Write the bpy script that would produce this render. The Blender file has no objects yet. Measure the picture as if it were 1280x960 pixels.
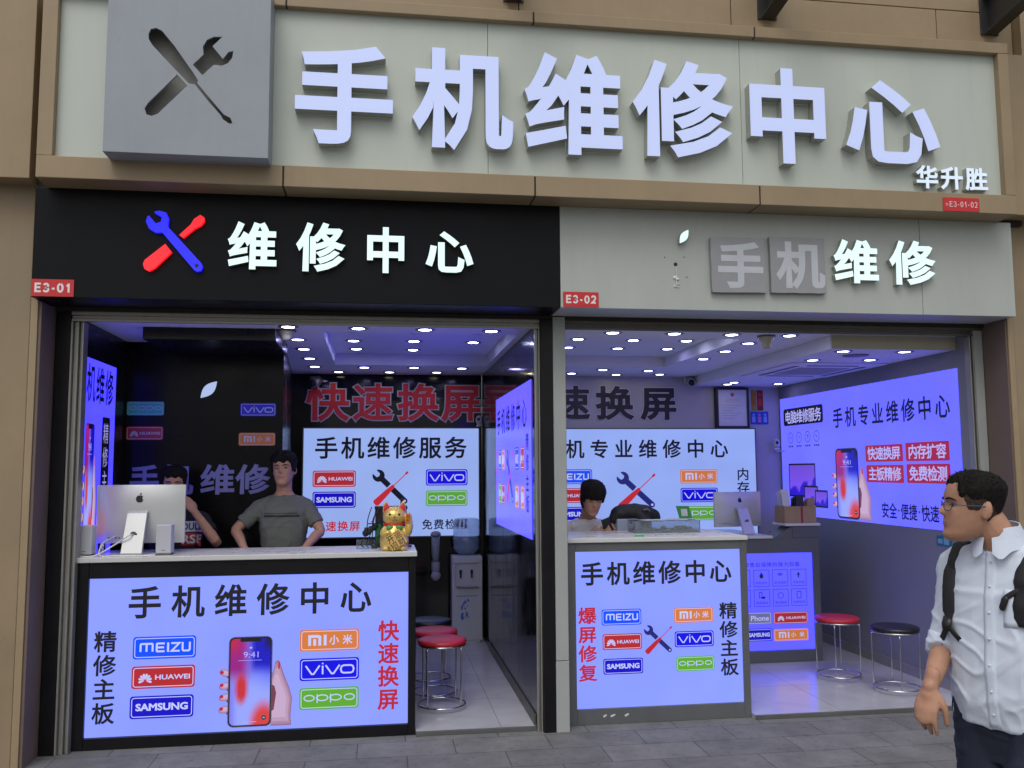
import bpy, bmesh, math, random
from mathutils import Vector, Matrix, noise
from mathutils.bvhtree import BVHTree
random.seed(7)
R = math.radians
sc = bpy.context.scene
COL = sc.collection

# ------------------------------------------------------------------ camera
cam_d = bpy.data.cameras.new('camera')
cam = bpy.data.objects.new('camera', cam_d); COL.objects.link(cam)
cam_d.sensor_width = 36.0; cam_d.lens = 31.516
cam_d.clip_start = 0.05; cam_d.clip_end = 500
def _cam():
    y, p, r = R(8.3346), R(5.4565), R(-0.3645)
    fw = Vector((math.sin(y)*math.cos(p), math.cos(y)*math.cos(p), math.sin(p)))
    rt = Vector((math.cos(y), -math.sin(y), 0)); up = rt.cross(fw)
    rt2 = rt*math.cos(r)+up*math.sin(r); up2 = up*math.cos(r)-rt*math.sin(r)
    m = Matrix((rt2, up2, -fw)).transposed().to_4x4()
    m.translation = Vector((0, -6.0, 1.72))
    cam.matrix_world = m
_cam()
sc.camera = cam

# ------------------------------------------------------------------ world, sun, exposure
SUN_EL, SUN_AZ = R(58), R(200)
w = bpy.data.worlds.new('World'); sc.world = w; w.use_nodes = True
nt = w.node_tree; bg = nt.nodes['Background']
sky = nt.nodes.new('ShaderNodeTexSky'); sky.sky_type = 'NISHITA'; sky.sun_disc = False
sky.sun_elevation = SUN_EL; sky.sun_rotation = SUN_AZ; sky.dust_density = 4.0; sky.air_density = 1.2
hs = nt.nodes.new('ShaderNodeHueSaturation'); hs.inputs['Saturation'].default_value = 0.22
nt.links.new(sky.outputs[0], hs.inputs['Color']); nt.links.new(hs.outputs[0], bg.inputs[0])
bg.inputs[1].default_value = 0.13
sd = bpy.data.lights.new('sun', 'SUN'); sun = bpy.data.objects.new('sun', sd); COL.objects.link(sun)
sd.energy = 0.55; sd.angle = R(40); sd.color = (1.0, 0.97, 0.92)
sun.rotation_euler = Vector((math.sin(SUN_AZ)*math.cos(SUN_EL), math.cos(SUN_AZ)*math.cos(SUN_EL), math.sin(SUN_EL))).to_track_quat('Z', 'Y').to_euler()
sc.view_settings.view_transform = 'Standard'; sc.view_settings.look = 'None'
sc.view_settings.exposure = 0.0; sc.view_settings.gamma = 1.0; sc.view_settings.use_curve_mapping = False

# ------------------------------------------------------------------ materials
def lin(c):
    return tuple(((v/255)/12.92 if v/255 <= 0.04045 else ((v/255+0.055)/1.055)**2.4) for v in c)
def mat(name, col, rough=0.5, metal=0.0, var=0.0, vscale=6.0, bump=0.0, bscale=60.0, spec=0.5, coat=0.0, alpha=None, trans=0.0, stretch=(1, 1, 1), streak=0.0):
    m = bpy.data.materials.new(name); m.use_nodes = True
    n = m.node_tree.nodes; l = m.node_tree.links; b = n['Principled BSDF']
    b.inputs['Base Color'].default_value = (*col, 1); b.inputs['Roughness'].default_value = rough
    b.inputs['Metallic'].default_value = metal; b.inputs['Specular IOR Level'].default_value = spec
    b.inputs['Coat Weight'].default_value = coat; b.inputs['Transmission Weight'].default_value = trans
    if var or bump:
        tc = n.new('ShaderNodeTexCoord'); mp = n.new('ShaderNodeMapping'); mp.inputs['Scale'].default_value = stretch
        l.new(tc.outputs['Object'], mp.inputs[0])
    if var:
        t = n.new('ShaderNodeTexNoise'); t.inputs['Scale'].default_value = vscale; t.inputs['Detail'].default_value = 6; t.inputs['Roughness'].default_value = 0.65
        l.new(mp.outputs[0], t.inputs[0])
        rp = n.new('ShaderNodeMapRange'); rp.inputs[1].default_value = 0.3; rp.inputs[2].default_value = 0.7
        rp.inputs[3].default_value = 1-var; rp.inputs[4].default_value = 1+var
        l.new(t.outputs[0], rp.inputs[0])
        mx = n.new('ShaderNodeMix'); mx.data_type = 'RGBA'; mx.blend_type = 'MULTIPLY'; mx.inputs[0].default_value = 1
        mx.inputs[6].default_value = (*col, 1); l.new(rp.outputs[0], mx.inputs[7]); l.new(mx.outputs[2], b.inputs['Base Color'])
        if streak:   # rain streaks and patches of dirt
            m3 = n.new('ShaderNodeMapping'); m3.inputs['Scale'].default_value = (9, 9, .55); l.new(tc.outputs['Object'], m3.inputs[0])
            t3 = n.new('ShaderNodeTexNoise'); t3.inputs['Scale'].default_value = 1.6; t3.inputs['Detail'].default_value = 7; t3.inputs['Roughness'].default_value = .7; l.new(m3.outputs[0], t3.inputs[0])
            r3 = n.new('ShaderNodeMapRange'); r3.inputs[1].default_value = .50; r3.inputs[2].default_value = .78; r3.inputs[3].default_value = 1; r3.inputs[4].default_value = 1-streak; l.new(t3.outputs[0], r3.inputs[0])
            t4 = n.new('ShaderNodeTexNoise'); t4.inputs['Scale'].default_value = 34; t4.inputs['Detail'].default_value = 3; l.new(tc.outputs['Object'], t4.inputs[0])
            r4 = n.new('ShaderNodeMapRange'); r4.inputs[1].default_value = .68; r4.inputs[2].default_value = .74; r4.inputs[3].default_value = 1; r4.inputs[4].default_value = 1-streak*.8; l.new(t4.outputs[0], r4.inputs[0])
            mm = n.new('ShaderNodeMath'); mm.operation = 'MULTIPLY'; l.new(r3.outputs[0], mm.inputs[0]); l.new(r4.outputs[0], mm.inputs[1])
            m5 = n.new('ShaderNodeMath'); m5.operation = 'MULTIPLY'; l.new(mm.outputs[0], m5.inputs[0]); l.new(rp.outputs[0], m5.inputs[1]); l.new(m5.outputs[0], mx.inputs[7])
        rr = n.new('ShaderNodeMapRange'); rr.inputs[1].default_value = 0.3; rr.inputs[2].default_value = 0.7
        rr.inputs[3].default_value = max(0, rough-0.08); rr.inputs[4].default_value = min(1, rough+0.1)
        l.new(t.outputs[0], rr.inputs[0]); l.new(rr.outputs[0], b.inputs['Roughness'])
    if bump:
        t2 = n.new('ShaderNodeTexNoise'); t2.inputs['Scale'].default_value = bscale; t2.inputs['Detail'].default_value = 3
        l.new(mp.outputs[0], t2.inputs[0])
        bp = n.new('ShaderNodeBump'); bp.inputs['Strength'].default_value = bump; bp.inputs['Distance'].default_value = 0.01
        l.new(t2.outputs[0], bp.inputs['Height']); l.new(bp.outputs[0], b.inputs['Normal'])
    if alpha is not None:
        b.inputs['Alpha'].default_value = alpha
    return m
def lit(name, col, strength=1.0, base=0.03, rough=0.3, var=0.0):
    # a backlit film: a diffuse sheet of its own colour that gives off light
    m = mat(name, tuple(c*base+base*0.3 for c in col), rough, spec=0.35)
    n = m.node_tree.nodes; l = m.node_tree.links; b = n['Principled BSDF']
    b.inputs['Emission Color'].default_value = (*col, 1); b.inputs['Emission Strength'].default_value = strength
    if var:
        tc = n.new('ShaderNodeTexCoord'); t = n.new('ShaderNodeTexNoise'); t.inputs['Scale'].default_value = 2.2; t.inputs['Detail'].default_value = 2
        l.new(tc.outputs['Object'], t.inputs[0])
        rp = n.new('ShaderNodeMapRange'); rp.inputs[1].default_value = .3; rp.inputs[2].default_value = .7
        rp.inputs[3].default_value = strength*(1-var); rp.inputs[4].default_value = strength*(1+var)
        l.new(t.outputs[0], rp.inputs[0]); l.new(rp.outputs[0], b.inputs['Emission Strength'])
    return m

M = {}
M['tan'] = mat('tan_cladding', (0.335, 0.25, 0.152), 0.55, var=0.08, vscale=3.0, streak=.07, bump=0.04, bscale=180)
M['tan_dark'] = mat('tan_cladding_lower', (0.295, 0.22, 0.137), 0.6, var=0.09, vscale=2.0, streak=.08, bump=0.05, bscale=150)
M['brown'] = mat('brown_reveal', (0.16, 0.115, 0.095), 0.6, var=0.1)
M['gap'] = mat('seam_gap', (0.03, 0.025, 0.02), 0.8)
M['signpanel'] = mat('pale_sign_panel', (0.535, 0.585, 0.53), 0.45, var=0.05, vscale=1.5, stretch=(1, 1, .35), streak=.045)
M['greypanel'] = mat('grey_sign_panel', (0.455, 0.485, 0.455), 0.42, var=0.06, vscale=2.0, stretch=(1, 1, .4), streak=.045)
M['emblem'] = mat('emblem_grey_metal', (0.31, 0.34, 0.385), 0.5, var=0.07, vscale=2.5, streak=.05)
M['emblem_in'] = mat('emblem_inside', (0.10, 0.10, 0.09), 0.7, var=0.3, vscale=8)
M['blackpanel'] = mat('black_sign_panel', (0.0075, 0.0082, 0.0105), 0.38, var=0.12, vscale=2.5, spec=0.13)
M['blackframe'] = mat('black_frame', (0.008, 0.008, 0.010), 0.35, var=0.1, spec=0.25)
M['letterside'] = mat('letter_return', (0.42, 0.43, 0.38), 0.4, metal=0.2)
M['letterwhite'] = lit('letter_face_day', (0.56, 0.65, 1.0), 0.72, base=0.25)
M['letterlit'] = lit('letter_face_lit', (0.74, 0.97, 0.96), 1.0, base=0.2)
M['letterlit2'] = lit('letter_face_lit_small', (0.72, 0.84, 1.0), 0.85, base=0.2)
M['redlit'] = lit('red_lit_face', lin((255, 5, 30)), 1.0, base=0.2)
M['bluelit'] = lit('blue_lit_face', lin((5, 5, 250)), 1.0, base=0.2)
M['plate_red'] = mat('red_plate', lin((205, 45, 50)), 0.4, var=0.04)
M['white'] = mat('white_paint', (0.75, 0.75, 0.75), 0.4)
M['coverboard'] = mat('grey_cover_board', (0.32, 0.325, 0.345), 0.7, var=0.08, vscale=5)
M['coverletter'] = mat('pale_letter_film', (0.55, 0.58, 0.63), 0.6, var=0.06)
M['alu'] = mat('weathered_aluminium', (0.36, 0.355, 0.33), 0.4, metal=0.55, var=0.12, vscale=6, stretch=(4, 4, .5))
M['alu_dark'] = mat('dark_aluminium', (0.14, 0.135, 0.12), 0.45, metal=0.5, var=0.2, vscale=6)
M['greyjamb'] = mat('grey_jamb', (0.37, 0.39, 0.38), 0.45, var=0.06, vscale=4)
M['steel'] = mat('dark_painted_steel', (0.028, 0.03, 0.03), 0.45, var=0.25, vscale=8)
M['ceiling'] = mat('white_ceiling', (0.74, 0.74, 0.78), 0.85, var=0.03, vscale=2)
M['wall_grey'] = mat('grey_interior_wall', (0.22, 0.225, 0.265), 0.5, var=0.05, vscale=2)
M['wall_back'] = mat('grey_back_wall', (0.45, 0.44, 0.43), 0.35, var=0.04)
M['wall_black'] = mat('black_gloss_wall', (0.005, 0.005, 0.006), 0.10, var=0.2, vscale=3, spec=0.32)
M['wall_panel'] = mat('black_display_panel', (0.005, 0.005, 0.006), 0.22, var=0.2, vscale=3, spec=0.16)
M['wall_blackm'] = mat('black_satin_wall', (0.011, 0.011, 0.012), 0.3, var=0.2, spec=0.35)
M['counter_grey'] = mat('grey_counter', (0.115, 0.122, 0.13), 0.4, var=0.08, vscale=4, spec=0.4)
M['countertop'] = mat('white_countertop', (0.62, 0.62, 0.61), 0.3, var=0.015)
M['alum'] = mat('computer_aluminium', (0.62, 0.63, 0.62), 0.35, metal=0.35, var=0.02)
M['black'] = mat('black_plastic', (0.012, 0.012, 0.013), 0.4)
M['rubber'] = mat('black_vinyl', (0.012, 0.012, 0.014), 0.35, bump=0.06, bscale=200)
M['redvinyl'] = mat('red_vinyl', (0.50, 0.022, 0.035), 0.35, var=0.08, bump=0.05, bscale=160)
M['chrome'] = mat('chrome', (0.62, 0.62, 0.64), 0.16, metal=1.0, var=0.05)
M['plasticwhite'] = mat('white_plastic', (0.56, 0.57, 0.58), 0.4, var=0.03)
M['beige'] = mat('beige_plastic', (0.42, 0.39, 0.30), 0.5, var=0.05)
M['ink'] = mat('black_print', (0.012, 0.012, 0.016), 0.45)
M['gold'] = mat('gold_paint', (0.75, 0.53, 0.16), 0.3, metal=0.4, var=0.08, vscale=20)
M['card'] = mat('cardboard', (0.34, 0.235, 0.13), 0.8, var=0.12, vscale=9)
M['paper'] = mat('paper', (0.62, 0.63, 0.64), 0.7, var=0.05)
M['water'] = mat('blue_water_bottle', (0.42, 0.52, 0.68), 0.12, var=0.15, vscale=10, trans=0.55)
M['acrylic'] = mat('clear_acrylic', (0.75, 0.82, 0.86), 0.08, trans=0.9)
M['skin'] = mat('skin', (0.44, 0.235, 0.155), 0.5, var=0.13, vscale=18, bump=0.10, bscale=320, spec=.35)
M['skin_arm'] = M['skin']
M['hair'] = mat('black_hair', (0.010, 0.0085, 0.008), 0.75, var=0.35, vscale=40, bump=0.8, bscale=150, stretch=(1, 1, .3), spec=.2)
M['hairfade'] = mat('short_side_hair', (0.055, 0.036, 0.027), 0.8, var=.35, vscale=60, bump=.4, bscale=300, spec=.2)
M['lips'] = mat('lips', (0.36, 0.14, 0.11), 0.45)
M['shirt_blue'] = mat('pale_blue_shirt', (0.64, 0.70, 0.82), 0.8, var=0.03, vscale=5, bump=0.12, bscale=420)
M['shirt_olive'] = mat('olive_tshirt', (0.13, 0.135, 0.115), 0.85, var=0.05, bump=0.1, bscale=300)
M['shirt_black'] = mat('black_tshirt', (0.010, 0.010, 0.012), 0.85)
M['shirt_white'] = mat('white_tshirt', (0.70, 0.67, 0.70), 0.85, var=0.04, bump=0.1, bscale=300)
M['navy'] = mat('navy_trousers', (0.014, 0.02, 0.04), 0.8, var=0.2, vscale=12, bump=0.15, bscale=300)
M['shoe'] = mat('dark_shoe', (0.02, 0.02, 0.022), 0.5)
M['nylon'] = mat('black_nylon', (0.014, 0.014, 0.016), 0.6, var=0.2, bump=0.2, bscale=260)
M['glassblue'] = mat('blue_spectacle_frame', (0.02, 0.07, 0.16), 0.3)
M['lens'] = mat('spectacle_lens', (0.7, 0.8, 0.85), 0.05, trans=0.95)
M['eye'] = mat('eye_white', (0.55, 0.5, 0.47), 0.2)
M['iris'] = mat('dark_iris', (0.012, 0.008, 0.006), 0.15)

# ------------------------------------------------------------------ object helpers
def tag(o, label=None, cat=None, group=None, kind=None):
    if label: o['label'] = label
    if cat: o['category'] = cat
    if group: o['group'] = group
    if kind: o['kind'] = kind
    return o
def thing(name, label, cat, loc=(0, 0, 0), group=None):
    o = bpy.data.objects.new(name, None); COL.objects.link(o); o.location = loc
    o.empty_display_size = 0.1
    return tag(o, label, cat, group)
def link_mesh(name, me, parent=None, smooth=False):
    o = bpy.data.objects.new(name, me); COL.objects.link(o)
    if parent is not None:
        o.parent = parent
        # parts are written in world metres: take the roots' offset out
        r = parent; off = Vector(r.location)
        while r.parent is not None:
            r = r.parent; off += Vector(r.location)
        me.transform(Matrix.Translation(-off))
    if smooth:
        for p in me.polygons: p.use_smooth = True
    return o
class MB:
    def __init__(s): s.v = []; s.f = []; s.m = []
    def add(s, vs, fs, m=0):
        o = len(s.v); s.v += [tuple(x) for x in vs]
        s.f += [tuple(i+o for i in f) for f in fs]; s.m += [m]*len(fs)
        return s
    def box(s, x0, x1, y0, y1, z0, z1, m=0, bev=0.0):
        x0, x1 = min(x0, x1), max(x0, x1); y0, y1 = min(y0, y1), max(y0, y1); z0, z1 = min(z0, z1), max(z0, z1)
        if bev <= 0:
            return s.add([(x0, y0, z0), (x1, y0, z0), (x1, y1, z0), (x0, y1, z0), (x0, y0, z1), (x1, y0, z1), (x1, y1, z1), (x0, y1, z1)],
                         [(0, 3, 2, 1), (4, 5, 6, 7), (0, 1, 5, 4), (1, 2, 6, 5), (2, 3, 7, 6), (3, 0, 4, 7)], m)
        bm = bmesh.new(); bmesh.ops.create_cube(bm, size=1)
        for v in bm.verts:
            v.co = Vector((x0+(v.co.x+.5)*(x1-x0), y0+(v.co.y+.5)*(y1-y0), z0+(v.co.z+.5)*(z1-z0)))
        bmesh.ops.bevel(bm, geom=bm.edges[:], offset=bev, segments=2, profile=0.5, affect='EDGES')
        return s.bm(bm, m)
    def bm(s, bm, m=0):
        bm.verts.ensure_lookup_table(); bm.verts.index_update()
        s.add([v.co for v in bm.verts], [tuple(v.index for v in f.verts) for f in bm.faces], m); bm.free(); return s
    def ring_loft(s, rings, m=0, cap=True):
        n = len(rings[0]); vs = [p for r in rings for p in r]; fs = []
        for i in range(len(rings)-1):
            for j in range(n):
                k = (j+1) % n
                fs.append((i*n+j, i*n+k, (i+1)*n+k, (i+1)*n+j))
        if cap:
            fs.append(tuple(reversed(range(n)))); fs.append(tuple((len(rings)-1)*n+j for j in range(n)))
        return s.add(vs, fs, m)
    def tube(s, pts, rad, n=10, m=0, side=None, flat=1.0, sub=1, closed=False, round_ends=False):
        pts = [Vector(p) for p in pts]
        rads = list(rad) if isinstance(rad, (list, tuple)) else [rad]*len(pts)
        if sub > 1:
            P, Q = [], []
            L = len(pts)
            for i in range(L if closed else L-1):
                if closed: p0, p1, p2, p3 = pts[i-1], pts[i], pts[(i+1) % L], pts[(i+2) % L]; r1, r2 = rads[i], rads[(i+1) % L]
                else: p0 = pts[max(i-1, 0)]; p1 = pts[i]; p2 = pts[i+1]; p3 = pts[min(i+2, L-1)]; r1, r2 = rads[i], rads[i+1]
                for k in range(sub):
                    t = k/sub
                    P.append(0.5*((2*p1)+(p2-p0)*t+(2*p0-5*p1+4*p2-p3)*t*t+(3*p1-p0-3*p2+p3)*t**3)); tt = t*t*(3-2*t); Q.append(r1*(1-tt)+r2*tt)
            if not closed: P.append(pts[-1]); Q.append(rads[-1])
            pts, rads = P, Q
        if round_ends:
            d0 = (pts[0]-pts[1]).normalized(); d1 = (pts[-1]-pts[-2]).normalized(); r0, r1 = rads[0], rads[-1]
            pre = [(pts[0]+d0*r0*math.sin(a), r0*math.cos(a)) for a in (1.4, 1.0, .5)]
            post = [(pts[-1]+d1*r1*math.sin(a), r1*math.cos(a)) for a in (.5, 1.0, 1.4)]
            pts = [p for p, _ in pre]+pts+[p for p, _ in post]; rads = [r for _, r in pre]+rads+[r for _, r in post]
        rings = []; L = len(pts); sd_ = Vector(side) if side is not None else None; prev = None
        for i, p in enumerate(pts):
            if closed: t = (pts[(i+1) % L]-pts[i-1])
            else: t = pts[min(i+1, L-1)]-pts[max(i-1, 0)]
            t.normalize()
            if sd_ is not None: a = sd_-t*sd_.dot(t)
            elif prev is None: a = t.orthogonal()
            else: a = prev-t*prev.dot(t)
            if a.length < 1e-6: a = t.orthogonal()
            a.normalize(); prev = a; b = t.cross(a)
            rings.append([p+a*(rads[i]*math.cos(2*math.pi*k/n))+b*(rads[i]*flat*math.sin(2*math.pi*k/n)) for k in range(n)])
        if closed:
            return s.ring_loft(rings+[rings[0]], m, cap=False)
        return s.ring_loft(rings, m)
    def lathe(s, prof, c=(0, 0, 0), n=24, m=0):
        rings = [[(c[0]+r*math.cos(2*math.pi*k/n), c[1]+r*math.sin(2*math.pi*k/n), c[2]+z) for k in range(n)] for r, z in prof]
        return s.ring_loft(rings, m)
    def ell(s, c, r, m=0, rot=None, n=16, k=10):
        rings = []
        for i in range(k+1):
            a = -math.pi/2+math.pi*(0.03+0.94*i/k)
            ring = []
            for j in range(n):
                b = 2*math.pi*j/n
                p = Vector((r[0]*math.cos(a)*math.cos(b), r[1]*math.cos(a)*math.sin(b), r[2]*math.sin(a)))
                if rot is not None: p = rot @ p
                ring.append(Vector(c)+p)
            rings.append(ring)
        return s.ring_loft(rings, m)
    def poly(s, P, pts, d, m=0):           # flat polygon on a panel
        return s.add([P(u, v, d) for u, v in pts], [tuple(range(len(pts)))], m)
    def prism(s, P, pts, d0, d1, m=0, ms=None):   # polygon extruded from depth d0 to d1 (d1 = front)
        n = len(pts); ms = m if ms is None else ms
        s.add([P(u, v, d1) for u, v in pts], [tuple(range(n))], m)
        s.add([P(u, v, d0) for u, v in pts]+[P(u, v, d1) for u, v in pts], [(i, (i+1) % n, n+(i+1) % n, n+i) for i in range(n)]+[tuple(reversed(range(n)))], ms)
        return s
    def stroke(s, P, pts, w_, d, m=0, closed=False):
        pts = [Vector(p).to_2d() if len(p) == 3 else Vector(p) for p in pts]; n = len(pts); L, Rr = [], []
        for i, p in enumerate(pts):
            if closed or 0 < i < n-1:
                a = (p-pts[i-1]).normalized(); b = (pts[(i+1) % n]-p).normalized()
                na, nb = Vector((-a.y, a.x)), Vector((-b.y, b.x)); mi = na+nb
                if mi.length < 1e-5: mi = na
                mi.normalize(); k = 1/max(0.42, mi.dot(na))
            else:
                a = (pts[1]-p).normalized() if i == 0 else (p-pts[i-1]).normalized()
                mi = Vector((-a.y, a.x)); k = 1
            L.append(p+mi*w_*.5*k); Rr.append(p-mi*w_*.5*k)
        vs = [P(q.x, q.y, d) for q in L]+[P(q.x, q.y, d) for q in Rr]
        fs = [(n+i, n+(i+1) % n, (i+1) % n, i) for i in range(n if closed else n-1)]
        return s.add(vs, fs, m)
    def build(s, name, mats, parent=None, smooth=False):
        me = bpy.data.meshes.new(name); me.from_pydata([tuple(v) for v in s.v], [], s.f); me.update()
        for x in (mats if isinstance(mats, (list, tuple)) else [mats]): me.materials.append(x)
        me.polygons.foreach_set('material_index', s.m)
        return link_mesh(name, me, parent, smooth)

def face_front(y):  return lambda u, v, d=0.0: Vector((u, y-d, v))          # a panel facing the street
def face_left(x):   return lambda u, v, d=0.0: Vector((x-d, -u, v))         # a panel facing -X, u = -y
def face_right(x):  return lambda u, v, d=0.0: Vector((x+d, u, v))          # a panel facing +X, u = y

def rrect(x0, x1, z0, z1, r, n=5):
    o = []
    for cx, cz, a0 in ((x1-r, z0+r, -90), (x1-r, z1-r, 0), (x0+r, z1-r, 90), (x0+r, z0+r, 180)):
        for k in range(n+1):
            a = R(a0+90*k/n); o.append((cx+r*math.cos(a), cz+r*math.sin(a)))
    return o

# ------------------------------------------------------------------ lettering
_gl = {}
def _text_mesh(txt, fill):
    c = bpy.data.curves.new('text', 'FONT'); c.body = txt; c.resolution_u = 3; c.fill_mode = fill
    o = bpy.data.objects.new('text', c); COL.objects.link(o)
    dg = bpy.context.evaluated_depsgraph_get(); dg.update()
    me = bpy.data.meshes.new_from_object(o.evaluated_get(dg))
    vs = [(v.co.x, v.co.y) for v in me.vertices]; fs = [list(p.vertices) for p in me.polygons]; es = [tuple(e.vertices) for e in me.edges]
    bpy.data.objects.remove(o); bpy.data.curves.remove(c); bpy.data.meshes.remove(me)
    return vs, fs, es
def glyph(txt):
    if txt in _gl: return _gl[txt]
    vs, fs, _ = _text_mesh(txt, 'FRONT'); ff = []
    for q in fs:
        a = sum(vs[q[i]][0]*vs[q[(i+1) % len(q)]][1]-vs[q[(i+1) % len(q)]][0]*vs[q[i]][1] for i in range(len(q)))
        ff.append(tuple(q if a > 0 else reversed(q)))
    wv, _, we = _text_mesh(txt, 'NONE'); nb = {}
    for a, b in we: nb.setdefault(a, []).append(b); nb.setdefault(b, []).append(a)
    loops, seen = [], set()
    for st in sorted(nb):
        if st in seen or len(nb[st]) != 2: continue
        lp = [st]; seen.add(st); prev, cur = st, min(nb[st])
        while cur != st:
            lp.append(cur); seen.add(cur); n = [k for k in nb[cur] if k != prev]
            prev, cur = cur, (n[0] if n else st)
        pts = [wv[i] for i in lp]
        ar = sum(pts[i][0]*pts[(i+1) % len(pts)][1]-pts[(i+1) % len(pts)][0]*pts[i][1] for i in range(len(pts)))/2
        loops.append([pts, ar])
    # nesting depth decides which way round each loop runs (solid on its left)
    def inside(p, poly):
        r = False; j = len(poly)-1
        for i in range(len(poly)):
            if (poly[i][1] > p[1]) != (poly[j][1] > p[1]) and p[0] < (poly[j][0]-poly[i][0])*(p[1]-poly[i][1])/(poly[j][1]-poly[i][1])+poly[i][0]: r = not r
            j = i
        return r
    out = []
    for i, (pts, ar) in enumerate(loops):
        dep = sum(1 for k, (q, _) in enumerate(loops) if k != i and inside(pts[0], q))
        if (ar > 0) != (dep % 2 == 0): pts = list(reversed(pts))
        out.append(pts)
    _gl[txt] = (vs, ff, out); return _gl[txt]
_off = {}
def outline(txt, e):
    """the glyph's outline pushed outwards by e with mitred corners: list of (inner a, inner b, outer a, outer b)"""
    k = (txt, round(e, 4))
    if k in _off: return _off[k]
    loops = glyph(txt)[2]
    out = []
    for lp in loops:
        # drop points that are almost on top of the one before
        q = [lp[0]]
        for p in lp[1:]:
            if math.hypot(p[0]-q[-1][0], p[1]-q[-1][1]) > .004: q.append(p)
        if len(q) > 2 and math.hypot(q[0][0]-q[-1][0], q[0][1]-q[-1][1]) < .004: q.pop()
        n = len(q); o = []
        if n < 3: continue
        for i in range(n):
            p = Vector(q[i]); d0 = (p-Vector(q[i-1])).normalized(); d1 = (Vector(q[(i+1) % n])-p).normalized()
            n0, n1 = Vector((d0.y, -d0.x)), Vector((d1.y, -d1.x)); m_ = n0+n1
            if m_.length < 1e-4: m_ = n0
            m_.normalize(); o.append(p+m_*e*min(1.9, 1/max(.3, m_.dot(n0))))
        for i in range(n): out.append((q[i], q[(i+1) % n], tuple(o[i]), tuple(o[(i+1) % n])))
    _off[k] = out; return out
def put(mb, P, txt, fx, fy, d, e=0.0, ex=None, m=0, th=0.0, ms=None):
    # fx, fy map the glyph's em coordinates onto the panel; e = extra stroke weight in em
    vs, fs, _ = glyph(txt); ms = m if ms is None else ms
    mb.add([P(fx(x), fy(y), d) for x, y in vs], fs, m)
    if e > 0:
        for k, (a, b, a2, b2) in enumerate(outline(txt, e)):
            dd = d-.00008-.00009*(k % 7); A, B, A2, B2 = [(fx(p[0]), fy(p[1])) for p in (a, b, a2, b2)]
            mb.add([P(*A, dd), P(*B, dd), P(*B2, dd), P(*A2, dd)], [(1, 0, 3, 2)], m)
            if th: mb.add([P(*A2, dd), P(*B2, dd), P(*B2, d-th), P(*A2, d-th)], [(0, 3, 2, 1)], ms)
    elif th:
        for lp in glyph(txt)[2]:
            for i in range(len(lp)):
                A, B = [(fx(p[0]), fy(p[1])) for p in (lp[i], lp[(i+1) % len(lp)])]; mb.add([P(*A, d), P(*B, d), P(*B, d-th), P(*A, d-th)], [(0, 3, 2, 1)], ms)
def cell(mb, P, ch, x0, x1, z0, z1, d, e=0.018, m=0, th=0.0, ms=None, ink=(0.04, 0.96, -0.075, 0.85)):
    sx = (x1-x0)/(ink[1]-ink[0]); sz = (z1-z0)/(ink[3]-ink[2])
    put(mb, P, ch, lambda x: x0+(x-ink[0])*sx, lambda y: z0+(y-ink[2])*sz, d, e, None, m, th, ms)
def hline(mb, P, txt, x0, x1, z0, z1, d=0.0015, e=0.018, m=0, cw=None, tilt=0.0):
    n = len(txt); cw = cw or (z1-z0)*1.0; st = (x1-x0-cw)/max(1, n-1)
    for i, ch in enumerate(txt):
        a = x0+i*st; cell(mb, P, ch, a, a+cw, z0+tilt*i, z1+tilt*i, d, e, m)
def vline(mb, P, txt, x0, x1, ztop, zbot, d=0.0015, e=0.018, m=0, ch_h=None):
    n = len(txt); h = ch_h or (x1-x0)*1.0; st = (ztop-zbot-h)/max(1, n-1)
    for i, ch in enumerate(txt):
        t = ztop-i*st; cell(mb, P, ch, x0, x1, t-h, t, d, e, m)
def latin(mb, P, txt, x0, x1, z0, z1, d, e=0.0, m=0, th=0.0, ms=None):
    vs = glyph(txt)[0]; ax = min(v[0] for v in vs)-e; bx = max(v[0] for v in vs)+e; ay = min(v[1] for v in vs)-e; by = max(v[1] for v in vs)+e
    put(mb, P, txt, lambda x: x0+(x-ax)*(x1-x0)/(bx-ax), lambda y: z0+(y-ay)*(z1-z0)/(by-ay), d, e, None, m, th, ms)

BR = {'meizu': ((0, 78, 255), 'bright blue'), 'huawei': ((178, 38, 46), 'red'), 'samsung': ((10, 2, 196), 'dark blue'),
      'mi': ((214, 122, 58), 'orange'), 'vivo': ((2, 0, 226), 'royal blue'), 'oppo': ((92, 170, 44), 'green'), 'phone': ((110, 112, 170), 'grey')}
_bm = {}
def badge_mats(kind, lv):
    k = (kind, lv)
    if k not in _bm:
        c = BR[kind][0]
        if kind == 'oppo' and lv == 'off': c = (60, 190, 170)
        col = lin(c)
        if lv == 'off':
            _bm[k] = [mat('badge_'+BR[kind][1].replace(' ', '_')+'_unlit', tuple(x*.95 for x in col), .35), mat('badge_pale_unlit', (.5, .52, .7), .4)]
        else:
            g = {'hi': 1.0, 'lo': 0.85}[lv]
            _bm[k] = [lit('badge_'+BR[kind][1].replace(' ', '_'), col, g), lit('badge_pale', lin((196, 202, 255)), g)]
    return _bm[k]
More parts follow.
